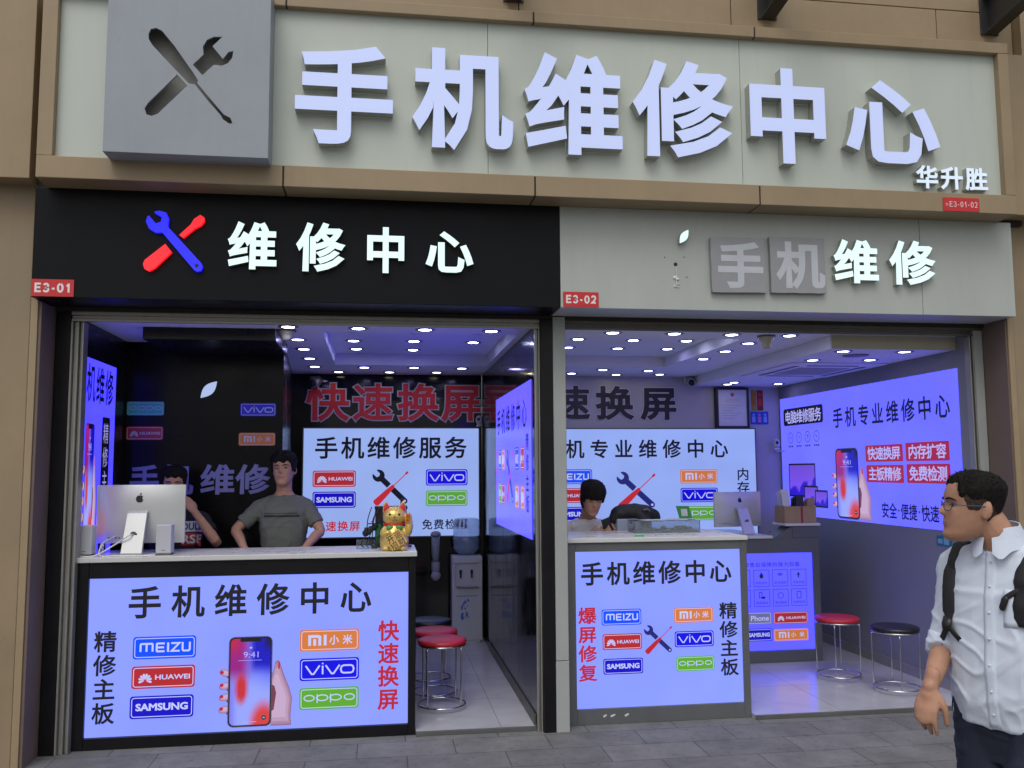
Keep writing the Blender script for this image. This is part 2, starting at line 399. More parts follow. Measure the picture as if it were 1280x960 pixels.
def badge(P, x0, x1, z0, z1, kind, parent, lv='hi', d=0.0015):
    mb = MB(); W, H = x1-x0, z1-z0; r = H*.13
    mb.poly(P, rrect(x0, x1, z0, z1, r), d, 0)
    i = H*.085; mb.stroke(P, rrect(x0+i, x1-i, z0+i, z1-i, r*.8), H*.035, d+.0006, 1, closed=True)
    dd = d+.0008
    Q = lambda u, v, d_=0: P(x0+u*W, z0+v*H, d_)
    def st(pts, wd, closed=False):
        mb.stroke(P, [(x0+u*W, z0+v*H) for u, v in pts], wd*H, dd, 1, closed)
    def elp(cu, cv, ru, rv, wd, n=20):
        st([(cu+ru*math.cos(2*math.pi*k/n), cv+rv*math.sin(2*math.pi*k/n)) for k in range(n)], wd, True)
    if kind == 'meizu':
        w_ = .085; a, b = .33, .68
        st([(.12, a), (.12, b-.04), (.13, b), (.30, b), (.31, b-.04), (.31, a)], w_); st([(.215, b-.045), (.215, a)], w_)
        st([(.50, b), (.385, b), (.375, b-.03), (.375, a+.03), (.385, a), (.50, a)], w_); st([(.392, .505), (.49, .505)], w_)
        st([(.555, a-.035), (.555, b+.035)], w_*1.05)
        st([(.605, b), (.735, b), (.61, a), (.74, a)], w_)
        st([(.785, b+.035), (.785, a+.05), (.80, a), (.885, a), (.90, a+.05), (.90, b+.035)], w_)
    elif kind == 'huawei':
        cx, cy = .215, .36; asp = H/W
        for k in range(8):
            a = R(-14+k*208/7); da = a
            tip = Vector((math.cos(a), math.sin(a)*1.05)); L_ = .30
            nrm = Vector((-tip.y, tip.x)); pts = []
            for t, ww in ((.16, .006), (.5, .034), (.8, .050), (.97, .03), (.97, -.03), (.8, -.050), (.5, -.034), (.16, -.006)):
                q = tip*L_*t+nrm*ww; pts.append((x0+(cx+q.x*asp)*W, z0+(cy+q.y)*H))
            mb.poly(P, list(reversed(pts)), dd+k*.00006, 1)
        latin(mb, P, 'HUAWEI', x0+.37*W, x0+.92*W, z0+.38*H, z0+.60*H, dd, .022, 1)
    elif kind == 'samsung':
        latin(mb, P, 'SAMSUNG', x0+.09*W, x0+.91*W, z0+.34*H, z0+.67*H, dd, .04, 1)
    elif kind == 'mi':
        a, b = .26, .75; w_ = .13
        st([(.165, a), (.165, b-.065), (.30, b-.065), (.335, b-.10), (.335, a)], w_); st([(.25, a), (.25, .56)], w_); st([(.425, a), (.425, b)], w_)
        hline(mb, P, '小米', x0+.50*W, x0+.88*W, z0+.30*H, z0+.72*H, dd, .022, 1)
    elif kind == 'vivo':
        a, b = .28, .68; w_ = .075
        st([(.10, b), (.20, a+.02), (.235, a+.02), (.335, b)], w_); st([(.385, b-.02), (.385, a)], w_); st([(.385, b+.05), (.385, b+.11)], w_)
        st([(.435, b), (.535, a+.02), (.57, a+.02), (.67, b)], w_)
        st([(u, v) for u, v in [(.74, b-.03), (.86, b-.03), (.895, b-.07), (.91, .48), (.895, a+.07), (.86, a+.03), (.74, a+.03), (.705, a+.07), (.69, .48), (.705, b-.07)]], w_, True)
    elif kind == 'oppo':
        elp(.165, .53, .085, .13, .05)
        elp(.385, .53, .095, .13, .05); st([(.30, .30), (.30, .70)], .05)
        elp(.61, .53, .095, .13, .05); st([(.525, .30), (.525, .70)], .05)
        elp(.84, .53, .085, .13, .05)
    elif kind == 'phone':
        latin(mb, P, 'Phone', x0+.2*W, x0+.9*W, z0+.27*H, z0+.72*H, dd, .012, 1)
    o = mb.build('logo_badge', badge_mats(kind, lv), parent)
    o['label'] = '%s rounded badge with pale lettering' % ('teal' if (kind == 'oppo' and lv == 'off') else BR[kind][1])
    return o

def apple_poly(cx, cz, s):
    pts = []
    for k in range(40):
        a = 2*math.pi*k/40; x, y = math.cos(a), math.sin(a)
        rx = .46*(1+.04*math.cos(2*a)); ry = .50
        px_, py = rx*x, ry*y
        if y > .6: py -= .12*max(0, 1-abs(x)/.45)
        if y < -.6: py += .06*max(0, 1-abs(x)/.35)
        dx, dy = px_-.60, py-.10
        rr = math.hypot(dx, dy)
        if rr < .28 and rr > 1e-6: px_, py = .60+dx/rr*.28, .10+dy/rr*.28
        pts.append((cx+px_*s, cz+py*s))
    return pts
def leaf_poly(cx, cz, w_, h, n=10):
    # a leaf with tips at lower left and upper right
    a, b = Vector((cx-w_/2, cz-h/2)), Vector((cx+w_/2, cz+h/2)); t = b-a; nrm = Vector((-t.y, t.x)).normalized(); pts = []
    for k in range(n+1): u = k/n; q = a+t*u-nrm*math.sin(math.pi*u)*t.length*.22; pts.append(tuple(q))
    for k in range(1, n): u = 1-k/n; q = a+t*u+nrm*math.sin(math.pi*u)*t.length*.22; pts.append(tuple(q))
    return pts
def apple(mb, P, cx, cz, s, d, m=0):
    mb.poly(P, apple_poly(cx, cz, s), d, m); mb.poly(P, leaf_poly(cx+.08*s, cz+.62*s, .2*s, .32*s), d, m)

def spanner_screwdriver(P, x0, x1, z0, z1, parent, mb_blue, mb_red, d=.0015, spanner_from='left', thick=0, mside=None, style='print'):
    # crossed tools: open spanner from top-left to bottom-right, screwdriver from bottom-left to top-right
    W, H = x1-x0, z1-z0; U = min(W, H)
    def T(c, ang, pts):
        ca, sa = math.cos(ang), math.sin(ang); return [(c[0]+x*ca-y*sa, c[1]+x*sa+y*ca) for x, y in pts]
    c = (x0+W/2, z0+H/2); L = math.hypot(W, H)*.5; a1 = math.atan2(-H, W); hw = U*.085
    hd = U*.19; back = -L+hd*.9
    # open end: ring sector pointing to -x
    pts = []
    for k in range(13): a = R(150-k*300/12); pts.append((back+hd*math.cos(a)*1.0, hd*math.sin(a)))
    notch = [(back-hd*.85, -hd*.42), (back-hd*.05, -hd*.40), (back+hd*.12, 0), (back-hd*.05, hd*.40), (back-hd*.85, hd*.42)]
    head = pts+notch
    head = list(reversed(head))
    shaft_a = [(back+hd*.75, -hw), (-U*.10, -hw), (-U*.10, hw), (back+hd*.75, hw)]
    n = 10; end = L*.92
    shaft_b = [(U*.06, -hw)]+[(end-hw+hw*math.cos(R(-90+180*k/n)), hw*math.sin(R(-90+180*k/n))) for k in range(n+1)]+[(U*.06, hw)]
    if style != 'print': shaft_a = [(back+hd*.75, -hw), (U*.07, -hw), (U*.07, hw), (back+hd*.75, hw)]
    B, Rd = mb_blue, mb_red
    def put_(mb, pp, dd):
        if thick: mb.prism(P, pp, dd-thick, dd, 0, 1)
        else: mb.poly(P, pp, dd, 0)
    put_(B, T(c, a1, head), d); put_(B, T(c, a1, shaft_a), d+.0002); put_(B, T(c, a1, shaft_b), d)
    hole = [(end-hw+hw*.45*math.cos(2*math.pi*k/10), hw*.45*math.sin(2*math.pi*k/10)) for k in range(10)]
    if B is not None: B.poly(P, T(c, a1, hole), d+.0008, 2 if thick else 1)
    a2 = math.atan2(H, W)
    if style == 'print':
        handle = [(-L*.98, -hw*.7), (-L*.9, -hw*1.25), (-L*.25, -hw*.95), (U*.09, -hw*.6), (U*.13, 0), (U*.09, hw*.6), (-L*.25, hw*.95), (-L*.9, hw*1.25), (-L*.98, hw*.7)]
        shaft = [(U*.13, -hw*.16), (L*.84, -hw*.16), (L*.86, -hw*.4), (L*.97, -hw*.42), (L*1.0, 0), (L*.97, hw*.42), (L*.86, hw*.4), (L*.84, hw*.16), (U*.13, hw*.16)]
        put_(Rd, T(c, a2, handle), d+.0006); put_(Rd, T(c, a2, shaft), d+.0006)
    else:
        h1 = [(-L*.78+hw*math.cos(R(90+180*k/8)), hw*1.05*math.sin(R(90+180*k/8))) for k in range(9)]
        handle = h1+[(-U*.13, -hw*1.05), (-U*.13, hw*1.05)]
        tip = [(U*.17, -hw*.6), (L*.62, -hw*.62), (L*.72, -hw*.9), (L*.9, -hw*.9), (L*.98, -hw*.3), (L*.98, hw*.3), (L*.9, hw*.9), (L*.72, hw*.9), (L*.62, hw*.62), (U*.17, hw*.6)]
        put_(Rd, T(c, a2, handle), d); put_(Rd, T(c, a2, tip), d)

# ================================================================== SETTING
# pavement: stone slabs laid in rows along the shopfront
def slab_mat():
    m = mat('stone_pavement', (0.12, 0.12, 0.115), 0.85, spec=.25); n = m.node_tree.nodes; l = m.node_tree.links; b = n['Principled BSDF']
    tc = n.new('ShaderNodeTexCoord'); br = n.new('ShaderNodeTexBrick'); mp = n.new('ShaderNodeMapping')
    mp.inputs['Location'].default_value = (0.13, 0.06, 0)
    l.new(tc.outputs['Object'], mp.inputs[0]); l.new(mp.outputs[0], br.inputs['Vector'])
    br.inputs['Scale'].default_value = 1.0; br.inputs['Brick Width'].default_value = 0.6; br.inputs['Row Height'].default_value = 0.3
    br.inputs['Mortar Size'].default_value = 0.004; br.inputs['Mortar Smooth'].default_value = 0.3; br.offset = 0.5
    br.inputs['Color1'].default_value = (0.182, 0.180, 0.174, 1); br.inputs['Color2'].default_value = (0.150, 0.149, 0.146, 1); br.inputs['Mortar'].default_value = (0.075, 0.074, 0.070, 1)
    no = n.new('ShaderNodeTexNoise'); no.inputs['Scale'].default_value = 3.5; no.inputs['Detail'].default_value = 9; no.inputs['Roughness'].default_value = 0.7; l.new(tc.outputs['Object'], no.inputs[0])
    rp = n.new('ShaderNodeMapRange'); rp.inputs[1].default_value = .3; rp.inputs[2].default_value = .7; rp.inputs[3].default_value = .72; rp.inputs[4].default_value = 1.25; l.new(no.outputs[0], rp.inputs[0])
    mx = n.new('ShaderNodeMix'); mx.data_type = 'RGBA'; mx.blend_type = 'MULTIPLY'; mx.inputs[0].default_value = 1
    l.new(br.outputs[0], mx.inputs[6]); l.new(rp.outputs[0], mx.inputs[7])
    # dirt spots
    sp = n.new('ShaderNodeTexNoise'); sp.inputs['Scale'].default_value = 24; sp.inputs['Detail'].default_value = 4; l.new(tc.outputs['Object'], sp.inputs[0])
    r2 = n.new('ShaderNodeMapRange'); r2.inputs[1].default_value = .60; r2.inputs[2].default_value = .70; r2.inputs[3].default_value = 1; r2.inputs[4].default_value = .7; l.new(sp.outputs[0], r2.inputs[0])
    m2 = n.new('ShaderNodeMix'); m2.data_type = 'RGBA'; m2.blend_type = 'MULTIPLY'; m2.inputs[0].default_value = 1
    l.new(mx.outputs[2], m2.inputs[6]); l.new(r2.outputs[0], m2.inputs[7]); vo = n.new('ShaderNodeTexVoronoi'); vo.inputs['Scale'].default_value = 5.5; l.new(tc.outputs['Object'], vo.inputs['Vector'])
    lt = n.new('ShaderNodeMath'); lt.operation = 'LESS_THAN'; lt.inputs[1].default_value = .055; l.new(vo.outputs['Distance'], lt.inputs[0])
    sx = n.new('ShaderNodeSeparateColor'); l.new(vo.outputs['Color'], sx.inputs[0]); g2 = n.new('ShaderNodeMath'); g2.operation = 'GREATER_THAN'; g2.inputs[1].default_value = .72; l.new(sx.outputs[0], g2.inputs[0])
    mu = n.new('ShaderNodeMath'); mu.operation = 'MULTIPLY'; l.new(lt.outputs[0], mu.inputs[0]); l.new(g2.outputs[0], mu.inputs[1])
    m6 = n.new('ShaderNodeMix'); m6.data_type = 'RGBA'; l.new(mu.outputs[0], m6.inputs[0]); l.new(m2.outputs[2], m6.inputs[6]); m6.inputs[7].default_value = (.07, .07, .07, 1)
    l.new(m6.outputs[2], b.inputs['Base Color'])
    bp = n.new('ShaderNodeBump'); bp.inputs['Strength'].default_value = .25; bp.inputs['Distance'].default_value = .01
    ad = n.new('ShaderNodeMath'); ad.operation = 'SUBTRACT'; l.new(no.outputs[0], ad.inputs[0]); l.new(br.outputs['Fac'], ad.inputs[1])
    l.new(ad.outputs[0], bp.inputs['Height']); l.new(bp.outputs[0], b.inputs['Normal'])
    return m
def tile_mat():
    m = mat('polished_floor_tile', (0.5, 0.5, 0.52), 0.12); n = m.node_tree.nodes; l = m.node_tree.links; b = n['Principled BSDF']
    tc = n.new('ShaderNodeTexCoord'); br = n.new('ShaderNodeTexBrick'); l.new(tc.outputs['Object'], br.inputs['Vector'])
    br.offset = 0; br.inputs['Scale'].default_value = 1; br.inputs['Brick Width'].default_value = .8; br.inputs['Row Height'].default_value = .8
    br.inputs['Mortar Size'].default_value = .0025; br.inputs['Color1'].default_value = (.50, .50, .52, 1); br.inputs['Color2'].default_value = (.47, .47, .49, 1); br.inputs['Mortar'].default_value = (.25, .25, .26, 1)
    no = n.new('ShaderNodeTexNoise'); no.inputs['Scale'].default_value = 2.2; no.inputs['Detail'].default_value = 8; no.inputs['Distortion'].default_value = 1.2; l.new(tc.outputs['Object'], no.inputs[0])
    rp = n.new('ShaderNodeMapRange'); rp.inputs[1].default_value = .35; rp.inputs[2].default_value = .7; rp.inputs[3].default_value = 1.05; rp.inputs[4].default_value = .85; l.new(no.outputs[0], rp.inputs[0])
    mx = n.new('ShaderNodeMix'); mx.data_type = 'RGBA'; mx.blend_type = 'MULTIPLY'; mx.inputs[0].default_value = 1
    l.new(br.outputs[0], mx.inputs[6]); l.new(rp.outputs[0], mx.inputs[7]); l.new(mx.outputs[2], b.inputs['Base Color'])
    rr = n.new('ShaderNodeMapRange'); rr.inputs[3].default_value = .08; rr.inputs[4].default_value = .3; l.new(no.outputs[0], rr.inputs[0]); l.new(rr.outputs[0], b.inputs['Roughness'])
    return m
M['slab'] = slab_mat(); M['tile'] = tile_mat()

def struct(name, mb, m):
    return tag(mb.build(name, m), kind='structure')
struct('pavement', MB().add([(-60, -60, 0), (60, -60, 0), (60, 0.20, 0), (-60, 0.20, 0)], [(0, 1, 2, 3)]), M['slab'])
fl = MB().box(-1.95, 1.035, .131, 3.34, -.1, .03, 0); fl.box(.240, 1.035, .05, .1308, -.1, .03, 0)
struct('shop_floor', fl, M['tile'])
fl = MB().box(1.24, 4.40, .161, 3.34, -.1, .03, 0); fl.box(2.562, 4.32, .05, .1608, -.1, .03, 0)
struct('shop_floor', fl, M['tile'])
M['sill'] = mat('grey_stone_sill', (.10, .10, .10), .5, var=.15)
struct('door_sill', MB().box(.240, 1.036, .03, .0495, 0, .0292, 0, .003), M['sill']); struct('door_sill', MB().box(2.562, 4.40, .03, .0495, 0, .0292, 0, .003), M['sill'])

# the building carcass the shops sit in
bld = thing('commercial_building', 'tan metal clad building front carrying the shop signs and both shop rooms', 'building', (0, 0, 0))
mb = MB().box(-6.0, -2.115, -0.25, 0.6, 0, 3.50, 0, .004); mb.build('pilaster', M['tan_dark'], bld)
mb = MB().box(-2.112, -2.07, -0.256, 0.55, 0, 3.49, 0, .003); mb.build('pilaster_edge_trim', M['tan'], bld)
mb = MB().box(4.46, 8.6, -0.25, 0.6, 0, 3.50, 0, .004); mb.build('pilaster', M['tan_dark'], bld)
mb = MB().box(4.414, 4.457, -0.256, 0.55, 0, 3.49, 0, .003); mb.build('pilaster_edge_trim', M['tan'], bld)
MB().box(-2.068, -2.052, -0.245, 0.0, 0, 2.76, 0).build('brown_reveal', M['brown'], bld); MB().box(4.400, 4.412, -0.245, 0.0, 0, 2.76, 0).build('brown_reveal', M['brown'], bld)
# upper wall above and either side of the big sign, with panel joints
up = MB(); g = .006
up.box(-6, -2.10, -0.40, 0.6, 3.48, 6.6, 0, .004)
xs = [-2.094, -0.62, 0.90, 2.40, 3.96, 4.56]
for a, b in zip(xs, xs[1:]): up.box(a, b-g, -0.30, 0.6, 4.60, 5.02, 0, .003)
for a, b in ((-2.094, 1.2), (1.2, 4.56)): up.box(a, b-g, -0.30, 0.6, 5.026, 6.6, 0, .003)
up.box(4.317, 8.6, -0.42, 0.6, 3.48, 4.655, 0, .003); up.box(4.562, 8.6, -0.38, 0.6, 4.662, 6.6, 0, .003)
up.build('upper_wall', M['tan'], bld)
MB().box(-2.09, 4.55, -0.29, 0.5, 3.44, 6.5, 0).build('wall_backing', M['gap'], bld)
# soffit box above the shop openings, hollow
MB().box(-2.05, 4.40, -0.02, 0.0, 2.745, 3.43).build('lintel', M['gap'], bld)
# rooms
wl = MB().box(-2.04, -1.90, 0.10, 3.4, 0, 2.84); wl.build('black_side_wall', M['wall_blackm'], bld)
MB().box(-1.90, 1.035, 3.25, 3.36, 0, 2.84).build('black_back_wall', M['wall_black'], bld)
MB().box(1.24, 4.45, 3.25, 3.36, 0, 2.84).build('grey_back_wall', M['wall_back'], bld)
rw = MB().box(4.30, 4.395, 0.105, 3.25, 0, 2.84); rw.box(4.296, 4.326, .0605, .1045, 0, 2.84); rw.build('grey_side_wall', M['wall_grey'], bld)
MB().box(4.286, 4.299, 0.14, 3.25, 0.03, 0.11, 0, .003).build('skirting', M['alu'], bld)
MB().box(1.15, 1.24, 0.06, 3.25, 0, 2.84).build('grey_party_wall', M['wall_back'], bld)
# ceilings with a raised tray in each shop
def tray(x0, x1, y0, y1, z0, tx0, tx1, ty0, ty1, tz):
    c = MB()
    c.box(x0, x1, y0, ty0, z0, z0+.3); c.box(x0, x1, ty1, y1, z0, z0+.3); c.box(x0, tx0, ty0, ty1, z0, z0+.3); c.box(tx1, x1, ty0, ty1, z0, z0+.3)
    c.box(tx0, tx1, ty0, ty1, tz, tz+.2); return c
tray(-1.899, 1.034, .02, 3.249, 2.70, -.42, .98, .42, 2.40, 2.80).build('ceiling', M['ceiling'], bld)
tray(1.241, 4.299, .02, 3.249, 2.70, 1.36, 2.72, .45, 2.35, 2.80).build('ceiling', M['ceiling'], bld)
c = MB().box(3.31, 4.298, .19, 3.248, 2.60, 2.699, 0, .003); c.build('lowered_ceiling', M['ceiling'], bld)
MB().box(3.30, 4.296, .165, .187, 2.598, 2.70).build('ceiling_fascia', M['beige'], bld)

# dividing party wall between the shops: black gloss face, black and grey end trims
pt = thing('partition_wall', 'glossy black tiled partition with grey metal end between the two shops', 'partition', (1.1, 0, 0))
p = MB()
for k in range(4):
    p.box(1.036, 1.149, .03+k*.8045, .03+(k+1)*.8045-.004, 0.03, 2.83, 0, .002)
p.build('tile_face', M['wall_black'], pt)
MB().box(1.022, 1.035, .05, 2.6, 0.03, 0.10, 0, .002).build('skirting', M['alu_dark'], pt)
MB().box(1.075, 1.156, -.03, .028, 0, 2.745, 0, .003).build('black_trim', M['blackframe'], pt)
e_ = MB().box(1.158, 1.243, -.035, .10, .46, 2.76, 0, .003); e_.box(1.156, 1.2445, -.037, .10, 0, .456, 0, .003); e_.build('grey_trim', M['greyjamb'], pt)

# door frames with roller-shutter guides
def rails(mbx, xs_, y0, y1, z0, z1):
    for a, b, dy in xs_: mbx.box(a, b, y0+dy, y1, z0, z1, 0, .002)
df = thing('shutter_frame', 'grey metal roller shutter track round the opening of the black fronted left shop', 'door frame', (-1.9, 0, 0))
MB().box(-2.05, -1.962, 0.0, .14, 0, 2.745, 0, .003).build('black_jamb', M['blackframe'], df)
r_ = MB(); rails(r_, [(-1.960, -1.948, 0), (-1.947, -1.926, .03), (-1.925, -1.913, .004), (-1.912, -1.896, .035), (-1.895, -1.884, .01)], 0, .10, 0, 2.68); r_.build('guide_rail', M['alu'], df)
r_ = MB(); rails(r_, [(1.036, 1.046, .0), (1.047, 1.062, .03), (1.063, 1.073, .004)], 0, .029, 0.0, 2.68); r_.build('guide_rail', M['alu'], df)
r_ = MB().box(-1.960, 1.074, .0, .02, 2.722, 2.745, 0, .002); r_.box(-1.960, 1.074, .018, .10, 2.70, 2.721, 0, .002); r_.box(-1.960, 1.074, .004, .03, 2.682, 2.699, 0, .002); r_.build('header_track', M['alu'], df)
df = thing('shutter_frame', 'grey metal roller shutter track round the opening of the pale fronted right shop', 'door frame', (4.3, 0, 0))
r_ = MB(); rails(r_, [(1.2445, 1.252, .0)], 0, .10, 0, 2.68); r_.build('guide_rail', M['alu'], df)
r_ = MB(); rails(r_, [(4.290, 4.299, .0), (4.300, 4.3135, .045), (4.314, 4.326, .0)], 0, .06, 0, 2.68); r_.build('guide_rail', M['alu'], df)
MB().box(4.328, 4.399, .002, .10, 0, 2.745, 0, .003).build('grey_jamb', M['greyjamb'], df)
r_ = MB().box(1.2445, 4.399, .0, .02, 2.722, 2.745, 0, .002); r_.box(1.2445, 4.327, .018, .10, 2.70, 2.721, 0, .002); r_.box(1.2445, 4.327, .004, .03, 2.682, 2.699, 0, .002); r_.build('header_track', M['alu_dark'], df)

# black clad stub wall behind the left counter, with a drop bulkhead above it
bw = thing('black_display_wall', 'black panel wall behind the left counter with unlit brand badges', 'display wall', (-1.3, 1.1, 0))
v = [(-1.898, 1.06), (-.745, 1.06), (-.885, 3.248), (-1.898, 3.248)]
MB().add([(x, y, z) for z in (.03, 2.699) for x, y in v], [(0, 1, 5, 4), (1, 2, 6, 5), (2, 3, 7, 6), (3, 0, 4, 7), (4, 5, 6, 7), (3, 2, 1, 0)]).build('wall_panel', M['wall_panel'], bw)
MB().box(-1.60, -.722, .30, 1.055, 2.615, 2.698, 0, .004).build('bulkhead', M['wall_blackm'], bw)
PB = face_front(1.06)
for k_, r4 in (('oppo', (-1.887, -1.62, 2.144, 2.247)), ('huawei', (-1.886, -1.621, 1.959, 2.06)), ('vivo', (-1.063, -.798, 2.14, 2.239)), ('mi', (-1.07, -.80, 1.915, 2.012))):
    badge(PB, *r4, k_, bw, 'off', d=.003)
t = MB()
for ch, a, b in (('手', -1.845, -1.645), ('机', -1.62, -1.405), ('维', -1.335, -1.10), ('修', -1.075, -.845)): cell(t, PB, ch, a, b, 1.555, 1.77, .006, .026, 0, .005)
t.build('lettering', mat('dull_violet_letter', lin((128, 128, 190)), .5), bw)
t = MB(); pp = leaf_poly(-1.297, 2.34, .115, .125); t.prism(PB, pp, .002, .02, 0, 0); t.build('leaf_emblem', lit('leaf_pale', lin((190, 210, 255)), .8), bw)

# ================================================================== BIG SIGN
sg = thing('shop_sign', 'large pale fascia sign in a tan frame with big white raised characters', 'sign', (1.1, -.45, 3.44))
y0, yf, yp = -.291, -.55, -.50
f = MB()
fx0, fx1 = -2.012, 4.22; zb, zt = 3.442, 4.665; ib, it = 3.575, 4.59; il, ir = -1.925, 4.215-.03
segs = [-1.0, .62, 2.40]
cuts = [fx0]+[-.60, .955, 2.455]+[4.315]
for a, b in zip(cuts, cuts[1:]):
    f.box(a+(.005 if a > fx0 else 0), b-(.005 if b < 4.3 else 0), yf, y0, zb, ib, 0, .004)
    f.box(a+(.005 if a > fx0 else 0), b-(.005 if b < 4.3 else 0), yf, y0, it, zt, 0, .004)
f.box(fx0, il, yf+.001, y0, ib+.001, it-.001, 0, .003); f.box(4.238, 4.315, yf+.001, y0, ib+.001, it-.001, 0, .003)
f.build('frame', M['tan'], sg)
for a in cuts[1:-1]:
    MB().box(a-.005, a+.005, yf+.006, y0, zb+.003, ib-.003).build('frame_joint', M['gap'], sg); MB().box(a-.005, a+.005, yf+.006, y0, it+.003, zt-.003).build('frame_joint', M['gap'], sg)
pn = MB()
for a, b in ((il, .66), (.663, 2.36), (2.363, 4.238)): pn.box(a, b, yp, y0+.02, ib-.01, it+.01, 0, .001)
pn.build('panel', M['signpanel'], sg)
PL = face_front(-.58)
def chan(P, ch, x0, x1, z0, z1, th, parent, mats, e=.030, nm='letter'):
    m = MB(); cell(m, P, ch, x0, x1, z0, z1, 0, e, 0, th, 1, ink=(.045-e, .955+e, -.075-e, .85+e)); return m.build(nm, mats, parent)
for ch, a, b, c_, d_ in (('手', -.538, .060, 3.712, 4.352), ('机', .192, .797, 3.722, 4.372), ('维', .895, 1.521, 3.716, 4.380), ('修', 1.614, 2.248, 3.730, 4.380), ('中', 2.360, 2.951, 3.720, 4.376), ('心', 3.066, 3.731, 3.744, 4.350)):
    chan(PL, ch, a, b, c_, d_, .078, sg, [M['letterwhite'], M['letterside']])
PS = face_front(-.545)
for ch, a, b in (('华', 3.578, 3.739), ('升', 3.759, 3.923), ('胜', 3.943, 4.107)): chan(PS, ch, a, b, 3.602, 3.763, .044, sg, [M['letterlit2'], M['letterside']], .03, 'small_letter')

# emblem box with cut-out tools
eb = thing('emblem_box', 'square grey metal box sign with cut out screwdriver and spanner', 'sign', (-1.13, -.6, 3.56))
ex0, ex1, ez0, ez1 = -1.60, -.672, 3.560, 4.62
P0 = face_front(-.70)
def em(pts): return [(-1.377+(x-480)/295*.495, 4.326-(y-108)/290*.568) for x, y in pts]
polys = [em(q) for q in (
    [(485, 130), (492, 115), (510, 110), (530, 118), (575, 165), (640, 245), (655, 265), (654, 276), (690, 313), (745, 368), (768, 378), (776, 394), (766, 397), (742, 383), (738, 374), (688, 325), (645, 279), (625, 278), (560, 220), (500, 165), (486, 146)],
    [(480, 362), (490, 345), (585, 252), (620, 285), (525, 376), (505, 384), (487, 380)],
    [(637, 218), (672, 185), (669, 160), (682, 138), (705, 127), (735, 125), (702, 157), (738, 195), (757, 172), (773, 168), (770, 190), (755, 208), (735, 217), (708, 215), (670, 250)])]
pl = MB().box(ex0, ex1, -.70, -.685, ez0, ez1, 0, .003).build('front_plate', M['emblem'], None, False)
ct = MB()
for q in polys: ct.prism(P0, q, -.05, .05)
cut = ct.build('cutter', M['gap'])
bm_ = bmesh.new(); bm_.from_mesh(cut.data); bmesh.ops.remove_doubles(bm_, verts=bm_.verts, dist=1e-5); bmesh.ops.recalc_face_normals(bm_, faces=bm_.faces); bm_.to_mesh(cut.data); bm_.free()
md = pl.modifiers.new('cut', 'BOOLEAN'); md.object = cut; md.operation = 'DIFFERENCE'; md.solver = 'EXACT'
dg = bpy.context.evaluated_depsgraph_get(); dg.update()
me2 = bpy.data.meshes.new_from_object(pl.evaluated_get(dg)); bpy.data.objects.remove(pl); bpy.data.objects.remove(cut)
link_mesh('front_plate', me2, eb)
bx_ = MB(); th_ = .012
bx_.box(ex0+.001, ex0+th_, -.684, -.502, ez0+.001, ez1-.001); bx_.box(ex1-th_, ex1-.001, -.684, -.502, ez0+.001, ez1-.001)
bx_.box(ex0+th_, ex1-th_, -.684, -.502, ez0+.001, ez0+th_); bx_.box(ex0+th_, ex1-th_, -.684, -.502, ez1-th_, ez1-.001)
bx_.build('box_sides', M['emblem'], eb)
MB().box(ex0+th_, ex1-th_, -.60, -.503, ez0+th_, ez1-th_).build('inner_back', mat('pale_inside', (.30, .30, .28), .7, var=.3, vscale=5), eb)

def _arc(cx, cy, rx, ry, a0, a1, n=12): return [(cx+rx*math.cos(R(a0+(a1-a0)*k/n)), cy+ry*math.sin(R(a0+(a1-a0)*k/n))) for k in range(n+1)]
SIGNS = {'E': [[(.95, .92), (.14, .92), (.14, .08), (.97, .08)], [(.14, .52), (.88, .52)]], '-': [[(.15, .40), (.85, .40)]],
    '3': [_arc(.47, .71, .33, .215, 165, -82)+_arc(.47, .285, .37, .215, 82, -165)], '0': [_arc(.5, .5, .36, .43, 90, 440, 24)],
    '1': [[(.62, 0), (.62, 1)], [(.60, .92), (.50, .80), (.22, .68)]], '2': [_arc(.48, .69, .35, .24, 170, -30)+[(.52, .28), (.14, .075), (.92, .075)]]}
def plate_text(mb, P, txt, x0, x1, z0, z1, d, wt=.17):
    wd = {'-': .62, '1': .85}; tot = sum(wd.get(c, 1.0) for c in txt)+.28*(len(txt)-1); u = x0; k = (x1-x0)/tot; H = z1-z0
    for c in txt:
        w_ = wd.get(c, 1.0)*k
        for i, st in enumerate(SIGNS[c]): mb.stroke(P, [(u+a*w_, z0+b*H) for a, b in st], wt*H, d+i*.0003, 0)
        u += w_+.28*k
def plate(x0, x1, z0, z1, y, txt, label, small=False):
    t = thing('unit_number_plate', label, 'number plate', ((x0+x1)/2, y, z0))
    P = face_front(y)
    m = MB(); m.prism(P, rrect(x0, x1, z0, z1, .008 if small else .002), .0005, .006)
    pl_ = m.build('plate', M['plate_red'], t)
    n = MB(); W, H = x1-x0, z1-z0
    if small:
        plate_text(n, P, txt, x0+W*.17, x1-W*.05, z0+H*.3, z1-H*.27, .0068, .11); hline(n, P, '东', x0+W*.06, x0+W*.14, z0+H*.38, z0+H*.6, .0068, .0)
    else: plate_text(n, P, txt, x0+W*.08, x1-W*.07, z0+H*.24, z1-H*.23, .0068, .215)
    n.build('lettering', mat('plate_letter', (.85, .78, .78), .5), pl_)
plate(3.759, 4.026, 3.447, 3.541, -.55, 'E3-01-02', 'small red number plate reading E3-01-02 under the big sign', True)

